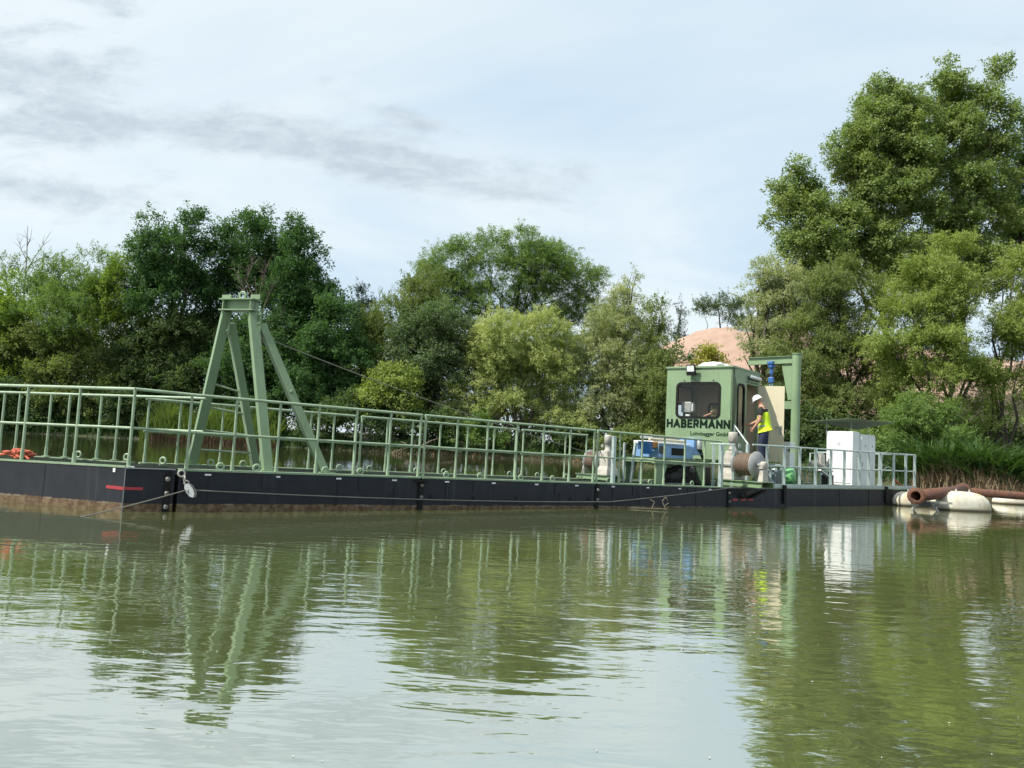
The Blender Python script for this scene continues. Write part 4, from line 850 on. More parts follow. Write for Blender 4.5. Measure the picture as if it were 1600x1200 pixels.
winch('front winch with brown rope on its drum and tall motor, before the cabin', W(13.48, 0.10, 0.03), -N3, -U3, 0.92)
winch('rear winch with pale motor, seen through the green railing', W(10.25, 2.0, 0.03), N3, U3, 0.74)

# ---------------------------------------------------------------- blue hydraulic unit on its frame
fr = thing('machine_frame', 'green steel frame with splayed plate legs under the blue unit', 'frame', W(11.6, 0.95, 0))
UA, UB = 10.95, 12.75; na, nb = 0.75, 1.75
for n_ in (na, nb):
    m = MB()
    for z in (0.62, 0.50): m.beam(W(UA-0.1, n_, z), W(UB+0.1, n_, z), 0.10, 0.02)
    m.beam(W(UA-0.1, n_, 0.56), W(UB+0.1, n_, 0.56), 0.03, 0.11); m.build('long_beam', GREEN, fr)
    for u0, u1, s in ((UA, UA+0.30, 1), (UB-0.30, UB, -1)):
        if s > 0: ol = [W(u0, n_, 0), W(u0+0.18, n_, 0), W(u1+0.1, n_, 0.49), W(u0, n_, 0.49)]
        else: ol = [W(u1-0.10, n_, 0), W(u1, n_, 0), W(u1, n_, 0.49), W(u0-0.1, n_, 0.49)]
        m = MB(); m.extrude(ol, N3*0.06); m.build('leg_plate', GREEN, fr)
for u in (UA, 11.85, UB):
    m = MB(); m.beam(W(u, na+0.06, 0.56), W(u, nb, 0.56), 0.08, 0.10, Z3); m.build('cross_beam', GREEN, fr)
hu = thing('hydraulic_unit', 'blue hydraulic unit with orange and white pipes behind the green railing', 'hydraulic unit', W(11.8, 1.2, 0.63))
m = MB(); m.obox(W(11.75, 1.25, 0.80), U3*0.62, N3*0.42, Z3*0.16); m.build('tank', BLUE, hu, 0.012)
m = MB(); m.obox(W(11.78, 0.822, 0.80), U3*0.22, N3*0.008, Z3*0.085); m.build('dark_panel', BLACK, hu)
m = MB(); m.obox(W(11.2, 0.815, 0.82), U3*0.10, N3*0.01, Z3*0.09); m.build('dark_panel', DARK, hu)
m = MB(); m.obox(W(12.55, 1.1, 0.97), U3*0.16, N3*0.26, Z3*0.22); m.build('filter_block', BLUE, hu, 0.02)
m = MB(); m.lathe([(0.06, 0), (0.07, 0.03), (0.07, 0.22), (0.03, 0.25)], W(12.55, 0.8, 0.9), Z3, 14); m.build('filter_can', GREYM, hu)
m = MB(); m.tube([W(10.78, 0.85, 1.06), W(12.1, 0.85, 1.06)], 0.032, 10); m.build('upper_pipe', CREAM, hu)
m = MB(); m.tube([W(11.05, 0.80, 0.98), W(12.2, 0.80, 0.99)], 0.02, 8); m.build('lower_pipe', WHITE, hu)
m = MB(); m.obox(W(11.6, 1.25, 1.0), U3*0.6, N3*0.32, Z3*0.035); m.build('lid', WHITE, hu, 0.01)
m = MB(); m.obox(W(11.6, 1.25, 1.12), U3*0.5, N3*0.2, Z3*0.03); m.build('top_cover', GREYM, hu, 0.01)
m = MB(); m.obox(W(11.05, 0.95, 0.93), U3*0.09, N3*0.06, Z3*0.07); m.build('rusty_valve', ORANGE, hu, 0.02)
m = MB(); m.add([W(10.75, 0.9, 1.0), W(10.95, 0.9, 1.0), W(10.95, 0.9, 0.70), W(10.75, 0.9, 1.0)+N3*0.3, W(10.95, 0.9, 1.0)+N3*0.3, W(10.95, 0.9, 0.70)+N3*0.3], [(0, 1, 2), (5, 4, 3), (0, 3, 4, 1), (1, 4, 5, 2), (2, 5, 3, 0)]); m.build('end_bracket', DBLUE, hu)
for k in range(3):
    m = MB(); m.tube(sag(W(12.5+0.07*k, 0.82, 0.96), W(12.95+0.05*k, 0.9, 0.55), 0.05+0.03*k), 0.014, 6); m.build('hose', BLACK, hu)
du = thing('pump_set', 'dark pump and hoses under the green frame', 'pump', W(11.9, 1.2, 0))
m = MB(); m.lathe([(0.10, -0.30), (0.19, -0.26), (0.19, 0.18), (0.13, 0.22), (0.09, 0.40)], W(12.1, 1.2, 0.21), U3, 16); m.build('motor_body', DARK, du)
m = MB(); m.obox(W(12.1, 1.2, 0.02), U3*0.4, N3*0.2, Z3*0.02); m.build('bed_plate', GREYM, du)
m = MB(); m.tube([W(11.2, 0.9, 0.05), W(11.5, 1.0, 0.25), W(11.9, 1.0, 0.40), W(12.2, 1.1, 0.46)], 0.06, 8); m.build('thick_hose', BLACK, du)
m = MB(); m.tube([W(11.3, 0.95, 0.06), W(11.45, 1.0, 0.2), W(11.6, 1.05, 0.42)], 0.03, 8); m.build('thin_hose', OFFW, du)
pm = thing('pump_motor', 'dark engine block with pale valve under the cabin front', 'engine', W(13.15, 1.35, 0))
m = MB(); m.obox(W(13.2, 1.5, 0.24), U3*0.30, N3*0.35, Z3*0.24); m.build('engine_body', DARK, pm, 0.03)
m = MB(); m.lathe([(0.02, 0.05), (0.08, 0.045), (0.10, 0.0), (0.10, -0.05)], W(12.92, 1.25, 0.36), -U3-N3, 12); m.build('valve_wheel', GREYM, pm)
m = MB(); m.obox(W(13.1, 1.15, 0.56), U3*0.12, N3*0.05, Z3*0.02); m.build('pale_bracket', WHITE, pm)

# ---------------------------------------------------------------- cabin
CR = R(15); cs = math.sin(AZ-CR); cc = math.cos(AZ-CR)
CS = Vector((cs, cc, 0)); CF = Vector((-cc, cs, 0))          # along the side wall, along the front wall (towards its far end)
CK = W(14.22, 1.10, 0.66); CW, CD, CH = 1.93, 2.02, 2.49
def K(s, f, z): return CK+CS*s+CF*f+Z3*z
cab = thing('control_cabin', 'green control cabin with lettering, large window and open cream door', 'cabin', K(0, 0, 0))
T = 0.05
def rrect(cx, cz, w, h, r, n=5):
    pts = []
    for (sx, sz, a0) in ((1, 1, 0), (-1, 1, 90), (-1, -1, 180), (1, -1, 270)):
        for i in range(n+1):
            q = R(a0+90*i/n); pts.append((cx+sx*(w/2-r)+r*math.cos(q), cz+sz*(h/2-r)+r*math.sin(q)))
    return pts
def wall_with_hole(parent, place, W_, H_, hole, th, name, mt):
    """place(x,z,d) -> world; rounded hole as polygon; ring of quads between hole and outline"""
    cx = sum(p[0] for p in hole)/len(hole); cz = sum(p[1] for p in hole)/len(hole)
    out = []
    for x, z in hole:
        dx, dz = x-cx, z-cz; t = 1e9
        if dx > 1e-6: t = min(t, (W_-cx)/dx)
        if dx < -1e-6: t = min(t, (0-cx)/dx)
        if dz > 1e-6: t = min(t, (H_-cz)/dz)
        if dz < -1e-6: t = min(t, (0-cz)/dz)
        out.append((cx+dx*t, cz+dz*t))
    # insert wall corners
    def ang(p): return math.atan2(p[1]-cz, p[0]-cx)
    ring_h, ring_o = [], []
    n = len(hole); cor = [(0, 0), (W_, 0), (W_, H_), (0, H_)]
    for i in range(n):
        ring_h.append(hole[i]); ring_o.append(out[i])
        a, b = ang(out[i]), ang(out[(i+1) % n])
        if b < a: b += 2*math.pi
        for c in cor:
            q = ang(c)
            while q < a: q += 2*math.pi
            if a+1e-5 < q < b-1e-5: ring_h.append(hole[i]); ring_o.append(c)
    n = len(ring_h); vs = []
    for d in (0, th): vs += [place(x, z, d) for x, z in ring_h]+[place(x, z, d) for x, z in ring_o]
    fs = []
    for i in range(n):
        j = (i+1) % n
        fs += [(i, j, n+j, n+i), (2*n+j, 2*n+i, 3*n+i, 3*n+j), (j, i, 2*n+i, 2*n+j), (n+i, n+j, 3*n+j, 3*n+i)]
    m = MB(); m.add(vs, fs)
    bm = bmesh.new(); 
    o = m.build(name, mt, parent)
    bm.from_mesh(o.data); bmesh.ops.remove_doubles(bm, verts=bm.verts, dist=1e-5); bmesh.ops.recalc_face_normals(bm, faces=bm.faces); bm.to_mesh(o.data); bm.free()
    return o
fh = rrect(0.98, 1.60, 1.24, 0.94, 0.12)
wall_with_hole(cab, lambda x, z, d: K(d, x, z), CW, CH, fh, T, 'front_wall', GREEN)
def window(place, cx, cz, w, h, r):
    o_, i_ = rrect(cx, cz, w+0.07, h+0.07, r+0.035), rrect(cx, cz, w-0.06, h-0.06, max(r-0.03, 0.02)); n = len(o_); vs = []
    for d in (-0.018, 0.03): vs += [place(x, z, d) for x, z in o_]+[place(x, z, d) for x, z in i_]
    fs = []
    for i in range(n):
        j = (i+1) % n; fs += [(i, j, n+j, n+i), (2*n+j, 2*n+i, 3*n+i, 3*n+j), (j, i, 2*n+i, 2*n+j), (n+i, n+j, 3*n+j, 3*n+i)]
    m = MB(); m.add(vs, fs); f = m.build('window_frame', BLACK, cab)
    m = MB(); m.add([place(x, z, 0.01) for x, z in i_], [tuple(range(n))]); m.build('pane', GLASS, f)
    return f
window(lambda x, z, d: K(d, x, z), 0.98, 1.60, 1.24, 0.94, 0.12)
# side wall: strip with window, door opening, strip
DW0, DW1, DH = 1.02, 1.86, 2.14
sh = rrect(0.66, 1.40, 0.46, 1.34, 0.12)
wall_with_hole(cab, lambda x, z, d: K(x, d, z), DW0, CH, [(x-0.06, z) for x, z in sh], T, 'side_wall', GREEN)
window(lambda x, z, d: K(x, d, z), 0.60, 1.40, 0.46, 1.34, 0.12)
m = MB(); m.add([K(s, f, z) for z in (0, CH) for s, f in ((DW1, 0), (CD, 0), (CD, T), (DW1, T))], [(3, 2, 1, 0), (4, 5, 6, 7), (0, 1, 5, 4), (1, 2, 6, 5), (2, 3, 7, 6), (3, 0, 4, 7)]); m.build('door_jamb', GREEN, cab)
m = MB(); m.add([K(s, f, z) for z in (DH, CH) for s, f in ((DW0, 0), (DW1, 0), (DW1, T), (DW0, T))], [(3, 2, 1, 0), (4, 5, 6, 7), (0, 1, 5, 4), (1, 2, 6, 5), (2, 3, 7, 6), (3, 0, 4, 7)]); m.build('lintel', GREEN, cab)
# far side wall and back wall, floor, roof, lining
wall_with_hole(cab, lambda x, z, d: K(T+0.002+x, CW-T+d, z), CD-2*T-0.004, CH, rrect(0.95, 1.58, 1.3, 0.95, 0.12), T, 'far_wall', GREEN)  # opening added in this unseen wall to let sun in
window(lambda x, z, d: K(T+0.002+x, CW-0.02-d, z), 0.95, 1.58, 1.3, 0.95, 0.12)  # added window, out of view, so sunlight brightens the cabin inside
wall_with_hole(cab, lambda x, z, d: K(CD-T+d, x, z), CW-0.0, CH, rrect(1.22, 1.32, 0.55, 0.62, 0.08), T, 'back_wall', WALLIN)
window(lambda x, z, d: K(CD-T+d, x, z), 1.22, 1.32, 0.55, 0.62, 0.08)
m = MB(); m.add([K(s, f, z) for z in (0.004, 0.03) for s, f in ((T, T), (CD-T, T), (CD-T, CW-T), (T, CW-T))], [(3, 2, 1, 0), (4, 5, 6, 7), (0, 1, 5, 4), (1, 2, 6, 5), (2, 3, 7, 6), (3, 0, 4, 7)]); m.build('cabin_floor', GREYM, cab)
m = MB(); e = 0.045
m.add([K(s, f, z) for z in (CH+0.002, CH+0.05) for s, f in ((-e, -e*0.4), (CD+0.02, -e*0.4), (CD+0.02, CW+0.02), (-e, CW+0.02))], [(3, 2, 1, 0), (4, 5, 6, 7), (0, 1, 5, 4), (1, 2, 6, 5), (2, 3, 7, 6), (3, 0, 4, 7)]); m.build('cabin_roof', GREEN, cab)
m = MB()
for (s0, f0, s1, f1) in ():
    m.add([K(s, f, z) for z in (0.04, CH-0.01) for s, f in ((s0, f0), (s1, f0), (s1, f1), (s0, f1))], [(3, 2, 1, 0), (4, 5, 6, 7), (0, 1, 5, 4), (1, 2, 6, 5), (2, 3, 7, 6), (3, 0, 4, 7)])
m.add([K(s, f, z) for z in (CH-0.02, CH-0.012) for s, f in ((T, T), (CD-T, T), (CD-T, CW-T), (T, CW-T))], [(3, 2, 1, 0), (4, 5, 6, 7), (0, 1, 5, 4), (1, 2, 6, 5), (2, 3, 7, 6), (3, 0, 4, 7)])
m.build('inner_lining', WALLIN, cab)
for z in (2.12,):
    for f in (0.55, 1.4):
        m = MB(); m.obox(K(-0.012, f, z+0.03), CF*0.012, CS*0.012, Z3*0.012); m.build('screw', DARK, cab)
for f in (0.55, 1.45):
    m = MB(); m.obox(K(-0.012, f, 1.11), CF*0.035, CS*0.014, Z3*0.02); m.build('window_clip', BLACK, cab)
# legs
for s, f in ((0.06, 0.06), (0.06, CW-0.06), (CD-0.06, 0.06), (CD-0.06, CW-0.06)):
    m = MB(); b_ = K(s, f, -0.002); a_ = Vector((b_.x, b_.y, deckz(14.5, 1.5))); m.beam(a_, b_, 0.10, 0.10, U3); m.build('stilt', GREEN, cab)
# door
dh = K(DW1+0.02, -0.012, 0); DD = (-CF*0.985-CS*-0.17).normalized(); DNN = DD.cross(Z3).normalized()
door = thing('door_leaf', None, None, dh); door.parent = cab; door.location = dh-wloc(cab)
bpy.context.view_layer.update()
def dr(a, d, z): return dh+DD*a+DNN*d+Z3*z
m = MB(); m.obox(dr(0.36, 0, 0.02+DH/2), DD*0.36, DNN*0.02, Z3*DH/2); dl = m.build('door_panel', CREAM, door)
m = MB(); m.obox(dr(0.64, 0.026, 0.92), DD*0.028, DNN*0.006, Z3*0.13); m.obox(dr(0.64, -0.026, 0.92), DD*0.028, DNN*0.006, Z3*0.13); m.build('lock_plate', GREYM, door)
m = MB()
for sgn in (1, -1):
    m.tube([dr(0.64, 0.03*sgn, 1.0), dr(0.64, 0.07*sgn, 1.0), dr(0.50, 0.07*sgn, 1.0)], 0.014, 8)
m.build('door_handle', GREYM, door)
for z in (0.3, 1.0, 1.75):
    m = MB(); m.lathe([(0.014, -0.05), (0.014, 0.05)], dr(-0.006, 0, z), Z3, 8); m.build('hinge', GREYM, door)
# lamps on the cabin
fl = thing('floodlight', None, None, K(-0.2, 1.14, CH-0.1)); fl.parent = cab; fl.location = K(-0.2, 1.14, CH-0.1)-wloc(cab)
tl = (Z3*0.985+CS*-0.17).normalized(); tn = (-CS*0.985-Z3*0.17).normalized()
fc = K(-0.17, 1.14, CH-0.03)
m = MB(); m.obox(fc, CF*0.135, tl*0.11, tn*0.03); m.build('lamp_body', BLACK, fl, 0.015)
m = MB(); m.obox(fc+tn*0.032+tl*0.0, CF*0.105, tl*0.08, tn*0.004); m.build('lamp_glass', LENS, fl)
m = MB(); m.obox(fc-tl*0.14-tn*0.01, CF*0.13, tl*0.05, tn*0.04); m.build('sensor_box', BLACK, fl, 0.01)
m = MB(); m.beam(fc-tn*0.03, K(0.0, 1.14, CH-0.12), 0.05, 0.015); m.build('bracket', BLACK, fl)
m = MB(); m.tube(sag(fc-tl*0.17+CF*0.03, K(-0.006, 1.0, CH-0.33), 0.06), 0.006, 6); m.build('lamp_cable', BLACK, fl)
sl = thing('strip_lamp', None, None, K(0.8, -0.06, 2.2)); sl.parent = cab; sl.location = K(0.8, -0.06, 2.2)-wloc(cab)
m = MB(); m.tube([K(1.08, -0.07, 2.34), K(1.12, -0.07, 2.34), K(1.86, -0.07, 2.34), K(1.90, -0.07, 2.34)], [0.03, 0.05, 0.05, 0.03], 12); m.build('lamp_tube', LENS, sl)
m = MB(); m.obox(K(1.49, -0.02, 2.32), CS*0.40, CF*0.018, Z3*0.05); m.build('lamp_tray', DARK, sl)
m = MB(); m.obox(K(1.45, -0.03, 2.22), CS*0.46, CF*0.03, Z3*0.012); m.build('rain_gutter', GREEN, cab)
# lettering
def letters(txt, width, f_left, z, name, off, extrude=0.002):
    cu = bpy.data.curves.new(name, 'FONT'); cu.body = txt; cu.size = 1; cu.extrude = 0.0; cu.offset = off; cu.align_x = 'LEFT'; cu.resolution_u = 3
    o = bpy.data.objects.new(name, cu); COL.objects.link(o); bpy.context.view_layer.update()
    w = o.dimensions.x; dg = bpy.context.evaluated_depsgraph_get(); me = bpy.data.meshes.new_from_object(o.evaluated_get(dg)); bpy.data.objects.remove(o)
    k = width/w; x0 = min(v.co.x for v in me.vertices)
    b0 = wloc(cab)
    for v in me.vertices:
        p = K(-0.004, f_left-(v.co.x-x0)*k, z+v.co.y*k*LET_H.get(name, 1))-b0; v.co = p
    me.materials.clear(); me.materials.append(LETTER); q = bpy.data.objects.new(name, me); COL.objects.link(q); q.parent = cab
    return q
LETTER = mat('dark_green_lettering', (0.008, 0.020, 0.012), (0.010, 0.023, 0.014), 5, 0.8, spec=0.05)
LET_H = {}
# large lettering: every letter cut from strips
GLY = {'H': (0.78, [[(0, 0), (0, 1)], [(0.78, 0), (0.78, 1)], [(0, 0.5), (0.78, 0.5)]]),
       'A': (0.86, [[(0, 0), (0.43, 1), (0.86, 0)], [(0.17, 0.30), (0.69, 0.30)]]),
       'B': (0.66, [[(0, 0), (0, 1)], [(0, 1), (0.36, 1), (0.55, 0.93), (0.60, 0.77), (0.55, 0.60), (0.38, 0.53), (0, 0.53)], [(0.38, 0.53), (0.60, 0.45), (0.66, 0.27), (0.60, 0.08), (0.40, 0), (0, 0)]]),
       'E': (0.58, [[(0, 0), (0, 1)], [(0, 1), (0.58, 1)], [(0, 0.51), (0.52, 0.51)], [(0, 0), (0.58, 0)]]),
       'R': (0.66, [[(0, 0), (0, 1)], [(0, 1), (0.38, 1), (0.58, 0.92), (0.64, 0.73), (0.58, 0.54), (0.38, 0.45), (0, 0.45)], [(0.34, 0.45), (0.66, 0)]]),
       'M': (0.98, [[(0, 0), (0, 1), (0.49, 0.28), (0.98, 1), (0.98, 0)]]),
       'N': (0.78, [[(0, 0), (0, 1), (0.78, 0), (0.78, 1)]])}
GW = 0.70
def big_letters(txt, width, f0, z0, h, sw):
    adv = sum(GLY[c][0] for c in txt)*h*GW; gap_ = (width-adv-sw)/(len(txt)-1); x = sw/2
    for ci, c in enumerate(txt):
        m = MB(); nseg = 0; hh = h-sw
        for pl_ in GLY[c][1]:
            for a, b in zip(pl_[:-1], pl_[1:]):
                ax_, az_ = x+a[0]*h*GW, z0+sw/2+a[1]*hh; bx_, bz_ = x+b[0]*h*GW, z0+sw/2+b[1]*hh
                dx, dz = bx_-ax_, bz_-az_; L_ = math.hypot(dx, dz); dx /= L_; dz /= L_; e_ = sw*0.48
                ax_ -= dx*e_*(abs(dx) > 0.9 or abs(dz) > 0.9); az_ -= dz*e_*(abs(dx) > 0.9 or abs(dz) > 0.9); bx_ += dx*e_*(abs(dx) > 0.9 or abs(dz) > 0.9); bz_ += dz*e_*(abs(dx) > 0.9 or abs(dz) > 0.9)
                nx, nz = -dz*sw/2, dx*sw/2; d = -0.004-0.0004*nseg; nseg += 1
                m.add([K(d, f0-px_, pz_) for px_, pz_ in ((ax_+nx, az_+nz), (bx_+nx, bz_+nz), (bx_-nx, bz_-nz), (ax_-nx, az_-nz))], [(0, 1, 2, 3)])
        m.build('large_letter', LETTER, cab)
        x += GLY[c][0]*h*GW+gap_
big_letters('HABERMANN', 1.86, 1.895, 0.832, 0.24, 0.060)
letters('Lohnbagger GmbH', 1.14, 1.17, 0.635, 'small_lettering', 0.022)
# things inside the cabin
mon = thing('monitor', 'grey box monitor on a stand inside the cabin window', 'monitor', K(0.22, 1.5, 0.9))
m = MB(); m.obox(K(0.30, 1.42, 1.42), CF*0.15, CS*0.10, Z3*0.15); m.build('screen_box', GREYM, mon, 0.02)
m = MB(); m.obox(K(0.30, 1.25, 1.42), CF*0.016, CS*0.07, Z3*0.11); m.build('vent_grille', WHITE, mon)
m = MB(); m.tube([K(0.30, 1.42, 0.86), K(0.30, 1.42, 1.26)], 0.05, 10); m.build('stand', DARK, mon)
m = MB(); m.obox(K(0.30, 1.40, 1.12), CF*0.07, CS*0.06, Z3*0.10); m.build('lower_box', WHITE, mon, 0.01)
desk = thing('control_desk', 'pale control desk inside the cabin under the window', 'desk', K(0.3, 1.2, 0.04))
m = MB(); m.obox(K(0.34, 1.1, 0.86), CF*0.66, CS*0.26, Z3*0.02); m.build('desk_top', GREYM, desk)
for f in (0.5, 1.7): m = MB(); m.obox(K(0.34, f, 0.43), CF*0.02, CS*0.24, Z3*0.41); m.build('desk_side', GREYM, desk)
seat = thing('seat', 'dark red operator seat inside the cabin doorway', 'seat', K(0.9, 0.6, 0.04))
DRED = mat('dark_red_cloth', (0.14, 0.012, 0.012), (0.10, 0.01, 0.01), 12, 0.85)
m = MB(); m.obox(K(0.92, 0.52, 0.74), CF*0.22, CS*0.24, Z3*0.06); m.build('seat_cushion', DRED, seat, 0.03)
ol = [K(1.14, 0.52+a, 0.80+b) for a, b in ((-0.22, 0), (0.22, 0), (0.24, 0.5), (0.18, 0.78), (0.08, 0.90), (-0.08, 0.90), (-0.18, 0.78), (-0.24, 0.5))]
m = MB(); m.extrude(ol, CS*0.10); m.build('backrest', DRED, seat, 0.02)
m = MB(); m.tube([K(0.92, 0.52, 0.04), K(0.92, 0.52, 0.68)], 0.06, 10); m.build('pedestal', DARK, seat)
# roof cover
def blob(name, c, ax, mt, parent=None, seed=0, n=18, m_=10, flat=0.15):
    r_ = random.Random(seed); ph = [r_.uniform(0, 6) for _ in range(4)]; vs = []; fs = []
    X, Y, Zr = ax
    for i in range(m_+1):
        th = math.pi*i/m_
        for j in range(n):
            q = 2*math.pi*j/n; k = 1+flat*0.5*math.sin(2*q+ph[0])*math.sin(th)+flat*0.3*math.sin(5*q+ph[1])+flat*0.25*math.sin(3*th+ph[2]+q)
            vs.append(Vector(c)+X*math.sin(th)*math.cos(q)*k+Y*math.sin(th)*math.sin(q)*k+Zr*math.cos(th))
    for i in range(m_):
        for j in range(n): fs.append((i*n+j, (i+1)*n+j, (i+1)*n+(j+1) % n, i*n+(j+1) % n))
    mb = MB(); mb.add(vs, fs, True); return mb.build(name, mt, parent)
rc = thing('roof_unit', 'white rounded roof unit on top of the green cabin', 'roof unit', K(0.8, 0.7, CH+0.05))
m = MB()
prof = [(-0.52, 0.0), (-0.50, 0.08), (-0.36, 0.165), (-0.05, 0.19), (0.15, 0.165), (0.42, 0.07), (0.55, 0.0)]
vs = []
for a, z in prof:
    for b, zz in ((-0.36, 0.55), (-0.28, 0.95), (0.28, 0.95), (0.36, 0.55)): vs.append(K(0.75+b, 0.72-a, CH+0.045+z*zz+0.003))
    for b in (0.36, -0.36): vs.append(K(0.75+b, 0.72-a, CH+0.047))
n6 = 6; fs = [tuple(range(6)), tuple(reversed(range(36, 42)))]+[(i*6+j, i*6+(j+1) % 6, i*6+6+(j+1) % 6, i*6+6+j) for i in range(6) for j in range(6)]
m.add(vs, fs, False); m.build('housing', WHITE, rc, 0.03)
m = MB(); m.obox(K(0.36, 0.52, CH+0.13), CF*0.10, CS*0.012, Z3*0.03); m.build('side_vent', GREYM, rc)

# ---------------------------------------------------------------- crane
cr = thing('jib_crane', 'green pillar jib crane with a blue chain hoist, right of the cabin', 'crane', W(18.3, 1.9, 0))
cb = W(18.42, 1.9, 0.0); ch_ = 4.02
m = MB(); m.lathe([(0.135, 0.02), (0.135, ch_)], cb, Z3, 20); m.build('pillar', GREEN, cr)
m = MB(); m.lathe([(0.16, ch_), (0.16, ch_+0.025)], cb, Z3, 20); m.build('pillar_cap', GREEN, cr)
m = MB(); m.lathe([(0.28, 0.0), (0.28, 0.03)], cb, Z3, 20); m.build('base_flange', GREEN, cr)
for k in range(8):
    q = 2*math.pi*k/8; d = Vector((math.cos(q), math.sin(q), 0)); e = d.cross(Z3)
    m = MB(); m.extrude([cb+d*0.13+Z3*0.03, cb+d*0.27+Z3*0.03, cb+d*0.27+Z3*0.07, cb+d*0.13+Z3*0.42], e*0.014); m.build('base_gusset', GREEN, cr)
JD = (N3*0.99-U3*0.13).normalized(); js = JD.cross(Z3)
ja, jb = cb+JD*0.10+Z3*(ch_-0.16), cb+JD*1.62+Z3*(ch_-0.16)
m = MB(); m.beam(ja, jb, 0.018, 0.20); m.beam(ja+Z3*0.109, jb+Z3*0.109, 0.15, 0.016); m.beam(ja-Z3*0.109, jb-Z3*0.109, 0.15, 0.016); m.build('jib', GREEN, cr)
m = MB(); m.extrude([ja-Z3*0.15+js*-0.008, ja-Z3*0.15+JD*0.32+js*-0.008, ja-Z3*1.25+JD*0.09+js*-0.008, ja-Z3*1.25+js*-0.008], js*0.016)
m.beam(ja-Z3*0.15+JD*0.32, ja-Z3*1.25+JD*0.09, 0.12, 0.014, js); m.build('knee_gusset', GREEN, cr)
m = MB(); m.obox(ja-Z3*1.42+JD*0.10, JD*0.12, js*0.10, Z3*0.12); m.build('slew_stop', GREEN, cr)
hc = ja+JD*0.72-Z3*0.12
ho = thing('chain_hoist', 'blue chain hoist hanging under the green crane jib', 'chain hoist', hc)
m = MB(); m.obox(hc+Z3*0.04, JD*0.10, js*0.13, Z3*0.05); m.build('trolley', DBLUE, ho, 0.02)
m = MB(); m.lathe([(0.05, -0.10), (0.085, -0.08), (0.085, 0.08), (0.05, 0.10)], hc-Z3*0.06, js, 14); m.build('hoist_body', DBLUE, ho)
m = MB(); m.obox(hc-Z3*0.22, JD*0.05, js*0.05, Z3*0.10); m.build('hoist_neck', DBLUE, ho, 0.02)
m = MB(); m.tube([hc-Z3*0.30, hc-Z3*0.42], 0.02, 8); m.build('upper_chain', DBLUE, ho)
m = MB(); m.obox(hc-Z3*0.50, JD*0.08, js*0.06, Z3*0.09); m.build('hook_block', DBLUE, ho, 0.025)
m = MB(); m.ring(hc-Z3*0.66, js, 0.05, 0.016, 14, 6); m.build('hook', BLUE, ho)
m = MB(); m.tube([hc-Z3*0.6+JD*0.03, hc-Z3*1.35+JD*0.03], 0.010, 6); m.build('hand_chain', GREYM, ho)

# ---------------------------------------------------------------- cabinets, canopy and deck machines at the right
def cabinet(label, u0, u1, n0, n1, z0, z1, doors):
    t = thing('electric_cabinet', label, 'cabinet', W(u0, n0, z0), 'white electric cabinets')
    m = MB(); m.obox((W(u0, n0, z0)+W(u1, n1, z1))/2, U3*(u1-u0)/2, N3*(n1-n0)/2, Z3*(z1-z0)/2); m.build('cabinet_body', WHITE, t, 0.012)
    return t
c1 = cabinet('large white electric cabinet with warning triangle facing left', 19.11, 19.50, 0.42, 1.26, 0.07, 1.68, 1)
def tri(parent, c, x, nn, sz=0.055):
    o_ = [c+Z3*sz*1.1, c-x*sz-Z3*sz*0.7, c+x*sz-Z3*sz*0.7]; i_ = [c+(p-c)*0.62 for p in o_]
    m = MB(); m.add([p+nn*0.003 for p in o_+i_], [(0, 1, 4, 3), (1, 2, 5, 4), (2, 0, 3, 5)]); m.obox(c+nn*0.003-Z3*sz*0.12, x*sz*0.10, nn*0.001, Z3*sz*0.36); m.build('warning_sign', GREYM, parent)
def door_leaf(parent, c, x, zt, w, h, nn):
    m = MB(); m.obox(c+nn*0.009, x*w, nn*0.008, Z3*h); d = m.build('cabinet_door', WHITE, parent, 0.006); return d
dl = door_leaf(c1, W(19.11, 0.84, 0.84), N3, 0, 0.37, 0.70, -U3); tri(c1, W(19.11, 0.84, 1.30)-U3*0.018, -N3, -U3, 0.06)
m = MB(); m.obox(W(19.09, 1.17, 0.72)-U3*0.012, N3*0.012, U3*0.012, Z3*0.13); m.build('cabinet_handle', GREYM, c1)
m = MB(); m.obox(W(19.30, 0.84, 0.035), U3*0.17, N3*0.42, Z3*0.035); m.build('plinth', GREYM, c1)
for z in (1.05, 0.95, 0.85, 0.72, 0.62):
    m = MB(); m.obox(W(19.38, 0.418, z), U3*0.025, N3*0.004, Z3*0.02); m.build('label_plate', GREYM, c1)
c2 = cabinet('narrow white electric cabinet with two doors facing the water', 19.515, 20.36, 0.395, 1.15, 0.02, 1.62, 2)
for u_, w_ in ((19.735, 0.20), (20.15, 0.20)):
    door_leaf(c2, W(u_, 0.395, 0.82), U3, 0, w_, 0.74, -N3); tri(c2, W(u_+0.02, 0.395, 1.27)-N3*0.018, U3, -N3, 0.045)
    m = MB(); m.obox(W(u_-0.15, 0.385, 0.72)-N3*0.012, U3*0.01, N3*0.01, Z3*0.06); m.build('cabinet_handle', GREYM, c2)
cn = thing('canopy_sheet', 'thin green sheet canopy held on rods above the white cabinets', 'canopy', W(19.3, 0.9, 1.5))
q = [W(18.75, 1.75, 1.80), W(19.55, 0.25, 1.80), W(20.65, 0.0, 1.56), W(20.0, 1.7, 1.70)]
mid_ = [W(18.75, 1.75, 1.80), W(18.95, 0.75, 1.72), W(20.7, -0.15, 1.57), W(20.75, 0.95, 1.62), W(19.9, 1.5, 1.84)]
m = MB(); ol = [W(18.75, 1.60, 1.96), W(19.05, 0.50, 2.06), W(20.40, -0.18, 2.00), W(20.75, 1.2, 1.80)]
